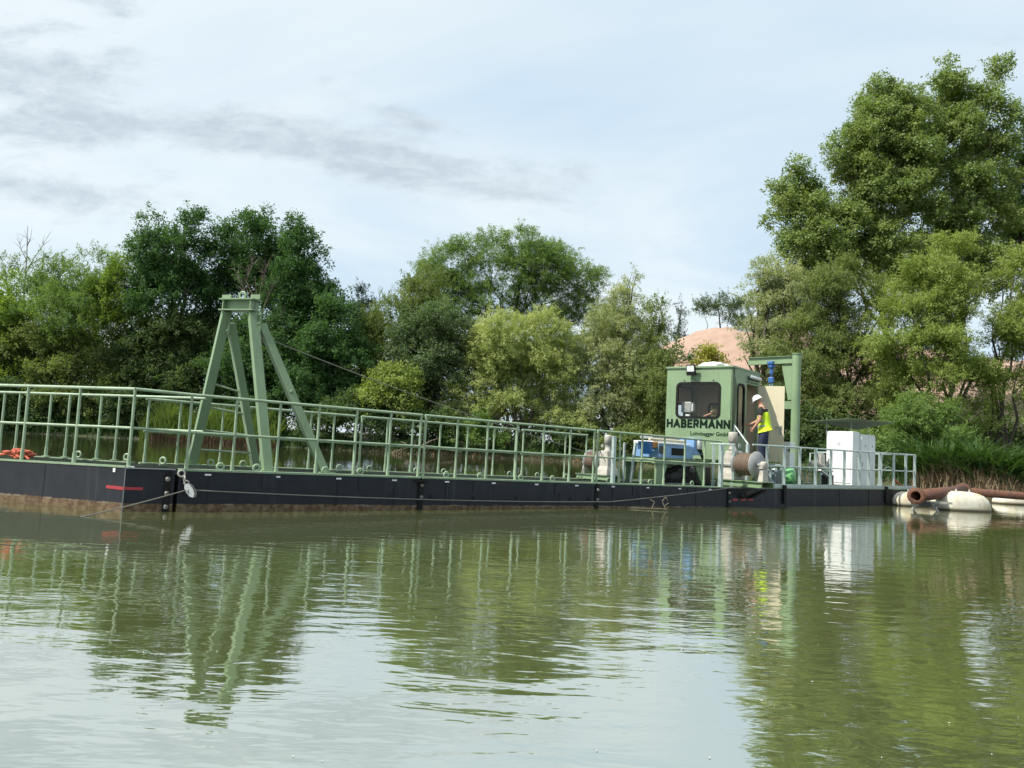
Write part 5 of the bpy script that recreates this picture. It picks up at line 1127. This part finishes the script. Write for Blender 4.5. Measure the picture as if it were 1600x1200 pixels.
m.add(ol+[p+Z3*0.012 for p in ol], [(3, 2, 1, 0), (4, 5, 6, 7), (0, 1, 5, 4), (1, 2, 6, 5), (2, 3, 7, 6), (3, 0, 4, 7)]); m.build('sheet', mat('canopy_green', (0.12, 0.17, 0.09), (0.10, 0.14, 0.08), 4, 0.6), cn)
for u, n in ((19.08, 1.25), (19.36, 0.62), (20.1, 0.5), (20.1, 1.2)):
    m = MB(); m.tube([W(u, n, 1.60), W(u, n, 2.06)], 0.010, 6); m.build('rod', GREYM, cn)
# green drum and grey motor behind the railing
gd = thing('green_barrel', 'bright green drum lying behind the galvanised railing', 'drum', W(16.3, 0.75, 0.0))
m = MB(); m.lathe([(0.0, -0.20), (0.20, -0.20), (0.24, -0.16), (0.25, 0.0), (0.24, 0.16), (0.20, 0.20), (0.0, 0.20)], W(16.3, 0.75, 0.27), N3*0.8-U3*0.3, 20, False); m.build('barrel_body', BRIGHTG, gd)
m = MB(); m.ring(W(16.3, 0.75, 0.27), N3*0.8-U3*0.3, 0.25, 0.012, 20, 6); m.build('hoop', BRIGHTG, gd)
m = MB(); m.obox(W(16.3, 0.75, 0.025), U3*0.2, N3*0.16, Z3*0.025); m.build('cradle', DARK, gd)
mo = thing('grey_motor', 'grey motor box with switch, left of the green drum', 'motor', W(15.6, 0.8, 0.0))
m = MB(); m.obox(W(15.6, 0.8, 0.25), U3*0.18, N3*0.22, Z3*0.21); m.build('motor_case', mat('blue_grey_paint', (0.15, 0.20, 0.22), (0.12, 0.16, 0.18), 6, 0.45), mo, 0.02)
for i in range(5): m = MB(); m.obox(W(15.48+0.06*i, 0.57, 0.23), U3*0.008, N3*0.012, Z3*0.14); m.build('cooling_fin', GREYM, mo)
m = MB(); m.obox(W(15.5, 0.62, 0.46), U3*0.06, N3*0.05, Z3*0.05); m.build('switch_box', WHITE, mo, 0.01)
m = MB(); m.obox(W(15.6, 0.8, 0.02), U3*0.24, N3*0.26, Z3*0.02); m.build('motor_base', GREYM, mo)
wb = thing('control_box', 'white control box standing left of the crane pillar', 'control box', W(17.0, 1.2, 0))
m = MB(); m.obox(W(17.0, 1.2, 1.16), U3*0.12, N3*0.14, Z3*0.10); m.build('upper_box', WHITE, wb, 0.01)
m = MB(); m.obox(W(17.0, 1.2, 0.72), U3*0.12, N3*0.14, Z3*0.26); m.build('lower_box', WHITE, wb, 0.01)
m = MB(); m.beam(W(17.0, 1.25, 0.0), W(17.0, 1.25, 1.15), 0.06, 0.06, U3); m.build('box_post', GALV, wb)
vb = thing('valve_bench', 'pale green bench with a white pipe bend, right of the crane pillar', 'valve bench', W(18.2, 0.8, 0))
for u in (17.85, 18.35):
    for n in (0.7, 1.2): m = MB(); m.beam(W(u, n, 0), W(u, n, 0.46), 0.06, 0.06, U3); m.build('leg', RAILG, vb)
m = MB(); m.obox(W(18.1, 0.95, 0.48), U3*0.34, N3*0.32, Z3*0.02); m.build('bench_top', RAILG, vb)
m = MB(); m.tube([W(17.65, 0.9, 0.66), W(17.85, 0.9, 0.70), W(18.15, 0.9, 0.64), W(18.45, 0.9, 0.53)], 0.075, 10); m.build('pipe_bend', OFFW, vb)
m = MB(); m.beam(W(17.5, 0.5, 0.5), W(18.05, 0.5, 0.28), 0.10, 0.03); m.build('brace', WHITE, vb)
m = MB(); m.obox(W(18.5, 0.85, 0.2), U3*0.12, N3*0.14, Z3*0.16); m.build('dark_box', DARK, vb, 0.02)
sw = thing('switch_panel', 'white switch panel on a pale frame, left of the white cabinet', 'switch panel', W(18.75, 1.2, 0))
m = MB(); m.tube([W(18.3, 1.3, 0), W(18.3, 1.3, 0.98), W(19.02, 1.3, 0.98)], 0.018, 8); m.build('panel_frame', GALV, sw)
m = MB(); m.obox(W(18.82, 1.25, 0.78), U3*0.12, N3*0.06, Z3*0.18); m.build('panel_box', OFFW, sw, 0.01)
m = MB(); m.obox(W(18.82, 1.2, 0.5), U3*0.10, N3*0.06, Z3*0.06); m.build('socket_row', DARK, sw, 0.01)
m = MB(); m.tube([W(18.8, 1.2, 0.45), W(18.7, 1.15, 0.25), W(18.75, 1.0, 0.06)], 0.03, 8); m.build('blue_hose', DBLUE, sw)
pv = thing('pipe_valve', 'rusty and pale pipe valve beside the white cabinets', 'valve', W(20.6, 0.9, 0))
m = MB(); m.tube([W(20.35, 0.7, 0.0), W(20.35, 0.7, 0.35), W(20.5, 0.75, 0.45), W(20.7, 0.75, 0.45)], 0.05, 10); m.build('pipe_bend', RUST, pv)
m = MB(); m.obox(W(20.55, 0.7, 0.62), U3*0.10, N3*0.05, Z3*0.07); m.build('valve_body', OFFW, pv, 0.02)
m = MB(); m.ring(W(20.45, 0.6, 0.80), N3, 0.06, 0.014, 12, 6); m.build('hand_wheel', ORANGE, pv)
ob = thing('orange_shackles', 'orange rope sling lying at the right end of the dredger', 'sling', W(21.6, 0.2, 0.05))
m = MB(); m.tube([W(20.95, 0.1, 0.32), W(21.3, 0.12, 0.15), W(21.6, 0.15, 0.06), W(21.9, 0.1, 0.03), W(22.2, 0.1, 0.10), W(22.35, 0.1, 0.03)], 0.03, 8); m.build('sling_strap', REDR, ob)
m = MB(); m.tube([W(21.3, 0.2, 0.03), W(21.7, 0.2, 0.09), W(22.1, 0.2, 0.04)], 0.025, 8); m.build('sling_end', REDR, ob)
ex = thing('fire_extinguisher', 'red fire extinguisher standing behind the front winch', 'extinguisher', W(14.25, 0.9, 0.25))
m = MB(); m.lathe([(0.06, 0.0), (0.075, 0.02), (0.075, 0.40), (0.03, 0.47), (0.03, 0.50)], W(14.0, 0.9, 0.02), Z3, 14); m.build('bottle', mat('red_enamel', (0.33, 0.02, 0.015), (0.28, 0.018, 0.012), 4, 0.35), ex)
m = MB(); m.tube([W(14.0, 0.9, 0.51), W(13.95, 0.8, 0.47), W(13.95, 0.78, 0.2)], 0.012, 6); m.build('hose', BLACK, ex)
m = MB(); m.obox(W(14.0, 0.9, 0.53), U3*0.05, N3*0.012, Z3*0.012); m.build('lever', BLACK, ex)
# step at the cabin door
st = thing('door_step', 'galvanised grating step in front of the cabin door', 'step', W(15.0, 0.75, 0))
sc = K(1.15, -0.48, 0); sc.z = deckz(15, 0.6)
for i in range(8): m = MB(); m.obox(sc+CS*(-0.35+0.1*i)+Z3*0.60, CS*0.012, CF*0.36, Z3*0.018); m.build('slat', GALV, st)
for a in (-0.4, 0.4):
    m = MB(); m.beam(sc+CF*-0.36+CS*a+Z3*0.58, sc+CF*0.36+CS*a+Z3*0.58, 0.03, 0.07); m.build('side_beam', GALV, st)
    for b in (-0.34, 0.34): m = MB(); m.beam(sc+CF*b+CS*a, sc+CF*b+CS*a+Z3*0.55, 0.04, 0.04, U3); m.build('leg', GALV, st)

# ---------------------------------------------------------------- people
def skin(name, J, E, root, mt, parent, sub=2, smooth=True):
    names = list(J); idx = {k: i for i, k in enumerate(names)}
    me = bpy.data.meshes.new(name); off = wloc(parent)
    me.from_pydata([Vector(J[k][0])-off for k in names], [(idx[a], idx[b]) for a, b in E], [])
    o = bpy.data.objects.new(name, me); COL.objects.link(o)
    sk = o.modifiers.new('skin', 'SKIN'); sk.use_smooth_shade = True
    lay = me.skin_vertices[0].data if me.skin_vertices else None
    if lay is None:
        bpy.context.view_layer.objects.active = o; lay = me.skin_vertices[0].data
    for i, k in enumerate(names):
        r = J[k][1]; lay[i].radius = r if isinstance(r, tuple) else (r, r); lay[i].use_root = (k == root)
    ss = o.modifiers.new('sub', 'SUBSURF'); ss.levels = sub; ss.render_levels = sub
    bpy.context.view_layer.update(); dg = bpy.context.evaluated_depsgraph_get()
    nm = bpy.data.meshes.new_from_object(o.evaluated_get(dg)); bpy.data.objects.remove(o)
    nm.polygons.foreach_set('use_smooth', [True]*len(nm.polygons)); nm.materials.clear(); nm.materials.append(mt)
    q = bpy.data.objects.new(name, nm); COL.objects.link(q); q.parent = parent; return q
def person_standing():
    base = sc+Z3*0.62+CS*-0.68+CF*-0.22
    F = (CF*0.93-CS*0.22).normalized(); Lf = Z3.cross(F)            # facing the doorway; Lf = his left (towards the camera's left/near side)
    t = thing('person', 'person in white helmet and yellow vest leaning into the cabin doorway', 'person', base)
    P = lambda f, l, z: base+F*f+Lf*l+Z3*z
    J = {'pelvis': (P(-0.02, 0, 0.92), (0.14, 0.12)), 'waist': (P(0.03, 0, 1.06), (0.13, 0.11)), 'chest': (P(0.02, 0, 1.26), (0.16, 0.135)), 'neckb': (P(0.05, 0, 1.46), 0.08),
         'neck': (P(0.08, 0, 1.55), 0.06), 'head': (P(0.14, 0, 1.64), (0.09, 0.09)), 'crown': (P(0.155, 0, 1.73), (0.085, 0.085))}
    E = [('pelvis', 'waist'), ('waist', 'chest'), ('chest', 'neckb'), ('neckb', 'neck'), ('neck', 'head'), ('head', 'crown')]
    for s, n in ((1, 'l'), (-1, 'r')):
        J['sh'+n] = (P(0.07, 0.20*s, 1.40), 0.065); J['el'+n] = (P(0.08 if s > 0 else 0.20, 0.27*s, 1.12), 0.047)
        J['wr'+n] = (P(0.22 if s > 0 else 0.40, 0.235*s, 0.93 if s > 0 else 1.02), 0.033); J['pa'+n] = (P(0.265 if s > 0 else 0.47, 0.225*s, 0.865 if s > 0 else 1.03), (0.036, 0.022))
        E += [('neckb', 'sh'+n), ('sh'+n, 'el'+n), ('el'+n, 'wr'+n), ('wr'+n, 'pa'+n)]
        J['hip'+n] = (P(-0.01, 0.10*s, 0.86), 0.09); J['kn'+n] = (P(0.05 if s > 0 else -0.02, 0.11*s, 0.48), 0.06); J['an'+n] = (P(0.0 if s > 0 else -0.1, 0.11*s, 0.10), 0.045)
        J['to'+n] = (P(0.14 if s > 0 else 0.05, 0.12*s, 0.045), 0.038)
        E += [('pelvis', 'hip'+n), ('hip'+n, 'kn'+n), ('kn'+n, 'an'+n), ('an'+n, 'to'+n)]
    skin('body', J, E, 'pelvis', SKIN, t)
    # fingers
    for s, n in ((1, 'l'), (-1, 'r')):
        pa = J['pa'+n][0]; wr = J['wr'+n][0]; d = (pa-wr).normalized(); x = d.cross(Lf).normalized()
        for k in range(4):
            b0 = pa+d*0.005+x*(k-1.5)*0.019; ln = (0.068, 0.08, 0.076, 0.06)[k]
            JJ = {'a': (b0, 0.0095), 'b': (b0+d*ln*0.5-Lf*s*0.006, 0.009), 'c': (b0+d*ln*0.85-Lf*s*0.026, 0.0075)}
            skin('finger', JJ, [('a', 'b'), ('b', 'c')], 'a', SKIN, t, 1)
        b0 = wr.lerp(pa, 0.45)+x*0.03
        skin('thumb', {'a': (b0, 0.011), 'b': (b0+x*0.03+d*0.025, 0.0105), 'c': (b0+x*0.038+d*0.055, 0.0085)}, [('a', 'b'), ('b', 'c')], 'a', SKIN, t, 1)
    # head details
    hd = J['head'][0]; hf = (F*0.86-Z3*0.5).normalized(); hu = (Z3*0.86+F*0.5).normalized()
    m = MB(); m.add([hd+hf*0.085+hu*0.03, hd+hf*0.118-hu*0.012, hd+hf*0.085+Lf*0.017-hu*0.018, hd+hf*0.085-Lf*0.017-hu*0.018], [(0, 2, 1), (0, 1, 3), (1, 2, 3), (0, 3, 2)]); m.build('nose', SKIN, t)
    for s in (1, -1):
        m = MB(); m.lathe([(0.0, 0.006), (0.012, 0.003), (0.014, 0)], hd+hf*0.083+Lf*0.034*s+hu*0.03, hf, 8); m.build('eye', DARK, t)
        m = MB(); m.ring(hd+Lf*0.086*s-hf*0.005, Lf, 0.021, 0.009, 10, 6); m.build('ear', SKIN, t)
    m = MB(); m.obox(hd+hf*0.086-hu*0.045, Lf*0.024, hf*0.004, hu*0.004); m.build('mouth', mat('lips', (0.30, 0.10, 0.08), None, 5, 0.5), t)
    hb = [(hd+hu*0.0-hf*0.035, (0.078, 0.075)), (hd-hu*0.06-hf*0.05, 0.055)]
    skin('hair', {'a': (hb[0][0], hb[0][1]), 'b': (hb[1][0], 0.05)}, [('a', 'b')], 'a', mat('grey_hair', (0.18, 0.15, 0.13), (0.10, 0.085, 0.075), 40, 0.9), t, 2)
    # helmet
    hx = t; m = MB(); cen = hd+hu*0.055+hf*0.012
    m.lathe([(0.128, -0.004), (0.132, 0.012), (0.122, 0.05), (0.105, 0.09), (0.072, 0.122), (0.03, 0.137), (0.0, 0.139)], cen, hu, 20, False)
    hm = m.build('helmet', WHITE, t)
    m = MB(); m.lathe([(0.125, 0.0), (0.142, -0.006), (0.142, 0.002), (0.125, 0.01)], cen, hu, 20, False)
    ol = [cen+hf*0.11+Lf*0.085, cen+hf*0.165+Lf*0.055-hu*0.012, cen+hf*0.178-hu*0.016, cen+hf*0.165-Lf*0.055-hu*0.012, cen+hf*0.11-Lf*0.085]; m.extrude(ol, hu*0.008); m.build('brim', WHITE, hm)
    m = MB(); m.add([cen+Lf*0.124*1.0+hu*0.05+hf*(a)+hu*b for a, b in ((-0.02, 0.012), (0.0, -0.012), (0.018, 0.014), (0.0, 0.0))], [(0, 1, 2, 3)]); m.build('helmet_mark', DARK, hm)
    # clothes
    def grow(keys, e, k, dr_, root, nm, mt, over=None):
        JJ = {a: (J[a][0], tuple(r*k+dr_ for r in (J[a][1] if isinstance(J[a][1], tuple) else (J[a][1], J[a][1])))) for a in keys}
        if over: JJ.update(over)
        return skin(nm, JJ, e, root, mt, t)
    def cut(a, b, f): return Vector(J[a][0]).lerp(Vector(J[b][0]), f)
    ov = {'cl': (cut('shl', 'ell', 0.62), 0.068), 'cr': (cut('shr', 'elr', 0.62), 0.068)}
    grow(['waist', 'chest', 'neckb', 'shl', 'shr'], [('waist', 'chest'), ('chest', 'neckb'), ('neckb', 'shl'), ('neckb', 'shr'), ('shl', 'cl'), ('shr', 'cr')], 1.03, 0.012, 'chest', 't_shirt', TEE, ov)
    ves = skin('vest', {'a': (P(-0.05, 0, 0.84), (0.20, 0.18)), 'b': (P(0.0, 0, 1.02), (0.20, 0.18)), 'c': (P(0.015, 0, 1.24), (0.20, 0.18)), 'd': (P(0.03, 0, 1.43), (0.16, 0.13))}, [('a', 'b'), ('b', 'c'), ('c', 'd')], 'b', HIVIS, t)
    for z, f in ((0.98, -0.012), (1.11, 0.026)):
        c0_ = P(f, 0, z); ax_ = (P(0.015, 0, 1.24)-P(0.0, 0, 1.02)).normalized()
        lx = Lf; fx = lx.cross(ax_).normalized(); vs = []
        for hh in (-0.026, 0.026):
            for k in range(24):
                q_ = 2*math.pi*k/24; vs.append(c0_+ax_*hh+lx*0.192*math.cos(q_)+fx*0.175*math.sin(q_))
        mm = MB(); mm.add(vs, [(k, (k+1) % 24, 24+(k+1) % 24, 24+k) for k in range(24)], True); mm.build('reflective_stripe', REFL, ves)
    ov = {'w': (P(-0.01, 0, 0.97), (0.15, 0.125))}
    for n in 'lr': ov['an'+n] = (J['an'+n][0], 0.068)
    tr = grow(['pelvis', 'hipl', 'hipr', 'knl', 'knr'], [('pelvis', 'w'), ('pelvis', 'hipl'), ('hipl', 'knl'), ('knl', 'anl'), ('pelvis', 'hipr'), ('hipr', 'knr'), ('knr', 'anr')], 1.12, 0.026, 'pelvis', 'trousers', NAVY, ov)
    m = MB(); m.obox(P(-0.06, 0.185, 0.84), F*0.03, Lf*0.004, Z3*0.015); m.build('pocket_mark', WHITE, tr)
    for n in 'lr':
        skin('shoe', {'h': (J['an'+n][0]-F*0.03-Z3*0.035, 0.058), 'm': (J['to'+n][0]-F*0.04+Z3*0.01, 0.055), 't': (J['to'+n][0]+F*0.04, 0.045)}, [('h', 'm'), ('m', 't')], 'm', DARK, t, 1)
person_standing()
def person_seated():
    base = K(0.92, 0.52, 0.80); F = (-CS).normalized(); Lf = Z3.cross(F)
    t = thing('person', 'person seated inside the cabin, bare forearm reaching to the window', 'person', base)
    P = lambda f, l, z: base+F*f+Lf*l+Z3*z
    J = {'pelvis': (P(0, 0, 0.10), (0.14, 0.12)), 'chest': (P(-0.02, 0, 0.42), (0.15, 0.12)), 'neckb': (P(0, 0, 0.58), 0.07), 'neck': (P(0.02, 0, 0.66), 0.055), 'head': (P(0.04, 0, 0.75), 0.085), 'crown': (P(0.04, 0, 0.84), 0.075)}
    E = [('pelvis', 'chest'), ('chest', 'neckb'), ('neckb', 'neck'), ('neck', 'head'), ('head', 'crown')]
    s1 = -1 if (P(0, 1, 0)-P(0, -1, 0)).dot(CF) > 0 else 1
    for s, n in ((1, 'l'), (-1, 'r')):
        inner = (s == -s1)
        J['sh'+n] = (P(0, 0.19*s, 0.52), 0.06); J['el'+n] = (P(0.24, 0.28*s, 0.50 if inner else 0.32), 0.045)
        J['wr'+n] = (P(0.46, (0.42 if inner else 0.22)*s, 0.40 if inner else 0.34), 0.034); J['pa'+n] = (P(0.53, (0.47 if inner else 0.2)*s, 0.36 if inner else 0.34), (0.038, 0.024))
        E += [('neckb', 'sh'+n), ('sh'+n, 'el'+n), ('el'+n, 'wr'+n), ('wr'+n, 'pa'+n)]
        J['hip'+n] = (P(0.03, 0.10*s, 0.06), 0.085); J['kn'+n] = (P(0.45, 0.12*s, 0.04), 0.062); J['an'+n] = (P(0.42, 0.12*s, -0.40), 0.045); J['to'+n] = (P(0.54, 0.12*s, -0.45), 0.04)
        E += [('pelvis', 'hip'+n), ('hip'+n, 'kn'+n), ('kn'+n, 'an'+n), ('an'+n, 'to'+n)]
    skin('body', J, E, 'pelvis', SKIN, t)
    def grow(keys, e, nm, mt):
        return skin(nm, {a: (J[a][0], tuple(r*1.06+0.014 for r in (J[a][1] if isinstance(J[a][1], tuple) else (J[a][1],)*2))) for a in keys}, e, keys[0], mt, t)
    grow(['chest', 'pelvis', 'neckb', 'shl', 'shr'], [('pelvis', 'chest'), ('chest', 'neckb'), ('neckb', 'shl'), ('neckb', 'shr')], 't_shirt', TEE)
    grow(['pelvis', 'hipl', 'hipr', 'knl', 'knr', 'anl', 'anr'], [('pelvis', 'hipl'), ('hipl', 'knl'), ('knl', 'anl'), ('pelvis', 'hipr'), ('hipr', 'knr'), ('knr', 'anr')], 'trousers', NAVY)
    hd = J['head'][0]
    m = MB(); m.lathe([(0.10, 0.0), (0.105, 0.05), (0.08, 0.10), (0.0, 0.125)], hd+Z3*0.01-F*0.015, Z3, 14, False); m.build('hair', DARK, t)
    for s, n in ((1, 'l'), (-1, 'r')):
        pa = J['pa'+n][0]; d = (pa-J['wr'+n][0]).normalized(); x = d.cross(Z3).normalized()
        for k in range(4):
            b0 = pa+x*(k-1.5)*0.02; ln = (0.065, 0.078, 0.074, 0.058)[k]
            skin('finger', {'a': (b0, 0.0095), 'b': (b0+d*ln*0.5, 0.009), 'c': (b0+d*ln*0.85-Z3*0.02, 0.0075)}, [('a', 'b'), ('b', 'c')], 'a', SKIN, t, 1)
        skin('thumb', {'a': (pa-d*0.03+x*0.03, 0.011), 'b': (pa+x*0.055, 0.0105), 'c': (pa+x*0.06+d*0.03, 0.0085)}, [('a', 'b'), ('b', 'c')], 'a', SKIN, t, 1)
person_seated()

# ---------------------------------------------------------------- floats and pipes
def float_mat():
    m = mat('weathered_white_float', (0.66, 0.63, 0.52), (0.50, 0.45, 0.34), 6, 0.7, bump=0.3, bscale=14)
    nt = m.node_tree; L = nt.links; b = nt.nodes['Principled BSDF']; old = b.inputs['Base Color'].links[0].from_socket
    geo = nt.nodes.new('ShaderNodeNewGeometry'); sp_ = nt.nodes.new('ShaderNodeSeparateXYZ'); L.new(geo.outputs['Position'], sp_.inputs[0])
    n = nt.nodes.new('ShaderNodeTexNoise'); n.inputs['Scale'].default_value = 2.2; n.inputs['Detail'].default_value = 6; L.new(geo.outputs['Position'], n.inputs['Vector'])
    r = nt.nodes.new('ShaderNodeMapRange'); r.inputs['From Min'].default_value = 0.55; r.inputs['From Max'].default_value = 0.68; L.new(n.outputs['Fac'], r.inputs['Value'])
    x = nt.nodes.new('ShaderNodeMix'); x.data_type = 'RGBA'; L.new(r.outputs[0], x.inputs[0]); L.new(old, x.inputs[6]); x.inputs[7].default_value = (0.50, 0.42, 0.24, 1)
    z = nt.nodes.new('ShaderNodeMapRange'); z.inputs['From Min'].default_value = 0.10; z.inputs['From Max'].default_value = 0.05; L.new(sp_.outputs[2], z.inputs['Value'])
    y = nt.nodes.new('ShaderNodeMix'); y.data_type = 'RGBA'; L.new(z.outputs[0], y.inputs[0]); L.new(x.outputs[2], y.inputs[6]); y.inputs[7].default_value = (0.30, 0.26, 0.17, 1)
    z2 = nt.nodes.new('ShaderNodeMapRange'); z2.inputs['From Min'].default_value = 0.045; z2.inputs['From Max'].default_value = 0.03; L.new(sp_.outputs[2], z2.inputs['Value'])
    w = nt.nodes.new('ShaderNodeMix'); w.data_type = 'RGBA'; L.new(z2.outputs[0], w.inputs[0]); L.new(y.outputs[2], w.inputs[6]); w.inputs[7].default_value = (0.05, 0.045, 0.03, 1)
    L.new(w.outputs[2], b.inputs['Base Color']); return m
FLOAT = float_mat()
def pfloat(label, c, ax, L_, wd, h, seed):
    """a rounded slab float: superellipse in section and plan"""
    t = thing('pipe_float', label, 'float', (c.x, c.y, 0), 'white pipe floats'); side = ax.cross(Z3)
    r_ = random.Random(seed); ph = [r_.uniform(0, 6) for _ in range(5)]; vs = []; n, m_ = 28, 12
    for i in range(m_+1):
        th = math.pi*i/m_; cz = math.cos(th); rz = abs(math.sin(th))**0.7
        for j in range(n):
            q = 2*math.pi*j/n; cx_ = math.copysign(abs(math.cos(q))**0.75, math.cos(q)); sx_ = math.copysign(abs(math.sin(q))**0.75, math.sin(q))
            k = 1+0.018*math.sin(4*q+ph[0])+0.012*math.sin(9*q+ph[1]+th*3)
            vs.append(Vector((c.x, c.y, 0.04))+ax*L_*cx_*rz*k+side*wd*sx_*rz*k+Z3*h*math.copysign(abs(cz)**0.8, cz)*k)
    mb = MB(); mb.add(vs, [(i*n+j, (i+1)*n+j, (i+1)*n+(j+1) % n, i*n+(j+1) % n) for i in range(m_) for j in range(n)], True); mb.build('float_body', FLOAT, t)
    for a in (-0.15, 0.35):
        mm = MB(); mm.lathe([(0.03, 0), (0.035, 0.03), (0.02, 0.09)], Vector((c.x, c.y, 0.0))+ax*L_*a+Z3*(h+0.02), Z3, 8); mm.build('lug', OFFW, t)
    return t
def onw(x, y):
    d = FW+RT*(x-800)/FPX+UP*(600-y)/FPX; k = -CAMZ/d[2]; return Vector((d[0]*k, d[1]*k, 0))
fa = (onw(1540, 799)-onw(1460, 802)).normalized()
pfloat('white float under the flanged open end of the rusty pipe', onw(1424, 790), Vector((0.97, 0.2, 0)).normalized(), 0.80, 0.42, 0.38, 1)
pfloat('large white float lying in front of the pipe', onw(1500, 797), Vector((0.98, 0.15, 0)).normalized(), 0.86, 0.46, 0.50, 2)
pfloat('yellowed low float at the right edge of the picture', onw(1602, 788), Vector((0.93, 0.36, 0)).normalized(), 1.55, 0.5, 0.34, 3)
def pipe(label, a, b, r, fl_a, fl_b):
    t = thing('dredge_pipe', label, 'pipe', a, 'rusty dredge pipes'); d = (b-a).normalized()
    m = MB(); m.lathe([(r*0.80, 1.2), (r*0.80, 0.0), (r, 0.0), (r, (b-a).length), (r*0.8, (b-a).length)], a, d, 24, False); m.build('tube', RUST, t)
    for f, p in ((fl_a, a), (fl_b, b)):
        if f:
            s = 1 if p is a else -1
            m = MB(); m.lathe([(r*0.8, 0.0), (r*1.32, 0.0), (r*1.38, 0.02), (r*1.38, 0.07), (r*1.32, 0.09), (r*1.0, 0.09)], p-d*0.02*s, d*s, 24, False); m.build('flange', RUST, t)
    m = MB(); m.ring(a+d*0.42, d, r*1.02, 0.018, 20, 6); m.build('collar', RUST, t)
    return t
pa_ = at(1431, 775, 21.3); pb_ = at(1505, 766.5, 24.4)
pipe('rusty flanged pipe with open end towards the dredger', pa_, pb_, 0.165, True, True)
pb2 = at(1508, 768, 24.6); pc2 = at(1760, 788, 27.5)
pipe('thinner rusty pipe running out of view at the right', pb2, pc2, 0.125, False, True)
sd_ = thing('pipe_saddle', 'dark steel saddle carrying the rusty pipe between two floats', 'saddle', Vector((pa_.x, pa_.y, 0)))
pd_ = (pb_-pa_).normalized(); q0 = pa_+pd_*0.75
m = MB(); m.obox(Vector((q0.x, q0.y, pa_.z-0.24)), pd_*0.2, pd_.cross(Z3)*0.3, Z3*0.05); m.build('saddle_beam', DARK, sd_)
for a in (-0.24, 0.24):
    m = MB(); m.beam(Vector((q0.x, q0.y, 0))+pd_.cross(Z3)*a*1.4, Vector((q0.x, q0.y, pa_.z-0.2))+pd_.cross(Z3)*a*0.6, 0.09, 0.05); m.build('saddle_leg', GREYM, sd_)
m = MB(); m.beam(Vector((q0.x+0.1, q0.y+0.2, 0.22)), Vector((q0.x+0.9, q0.y+0.3, 0.22)), 0.12, 0.06); m.build('link_bar', OFFW, sd_)
# twig standing in the water
tw = thing('floating_twig', 'small pale bare twig drifting in front of the hull', 'twig', onw(1018, 796))
c = onw(1018, 796.5); m = MB()
for a, b in (((-0.5, 0.02), (0.35, 0.03)), ((0.0, 0.02), (0.06, 0.16)), ((0.06, 0.16), (-0.04, 0.22)), ((0.30, 0.02), (0.22, 0.20)), ((0.22, 0.20), (0.30, 0.28)), ((0.3, 0.28), (0.34, 0.2)), ((0.28, 0.1), (0.36, 0.16))):
    m.tube([c+Vector((a[0], 0, a[1])), c+Vector((b[0], 0.02, b[1]))], 0.006, 5)
m.build('stem', mat('pale_twig', (0.30, 0.26, 0.18), (0.22, 0.18, 0.12), 20, 0.9), tw)
# seeds and scum flecks on the water
mb = MB(); r_ = random.Random(5)
for i in range(70):
    x, y = r_.uniform(-20, 1620), 800+r_.random()**1.6*400
    p = onw(x, y); s = r_.uniform(0.0015, 0.0036)*(1+p.y*0.09); a = r_.uniform(0, 3)
    e1 = Vector((math.cos(a), math.sin(a), 0))*s*r_.uniform(1, 2.2); e2 = Vector((-math.sin(a), math.cos(a), 0))*s
    mb.add([p-e1+Z3*0.004, p+e2+Z3*0.004, p+e1+Z3*0.004, p-e2+Z3*0.004, p+Z3*(0.004+s*0.7)], [(0, 3, 4), (3, 2, 4), (2, 1, 4), (1, 0, 4)])
o = mb.build('seed_flecks', mat('pale_fluff', (0.55, 0.55, 0.47), (0.4, 0.42, 0.33), 5, 0.9)); o['kind'] = 'stuff'
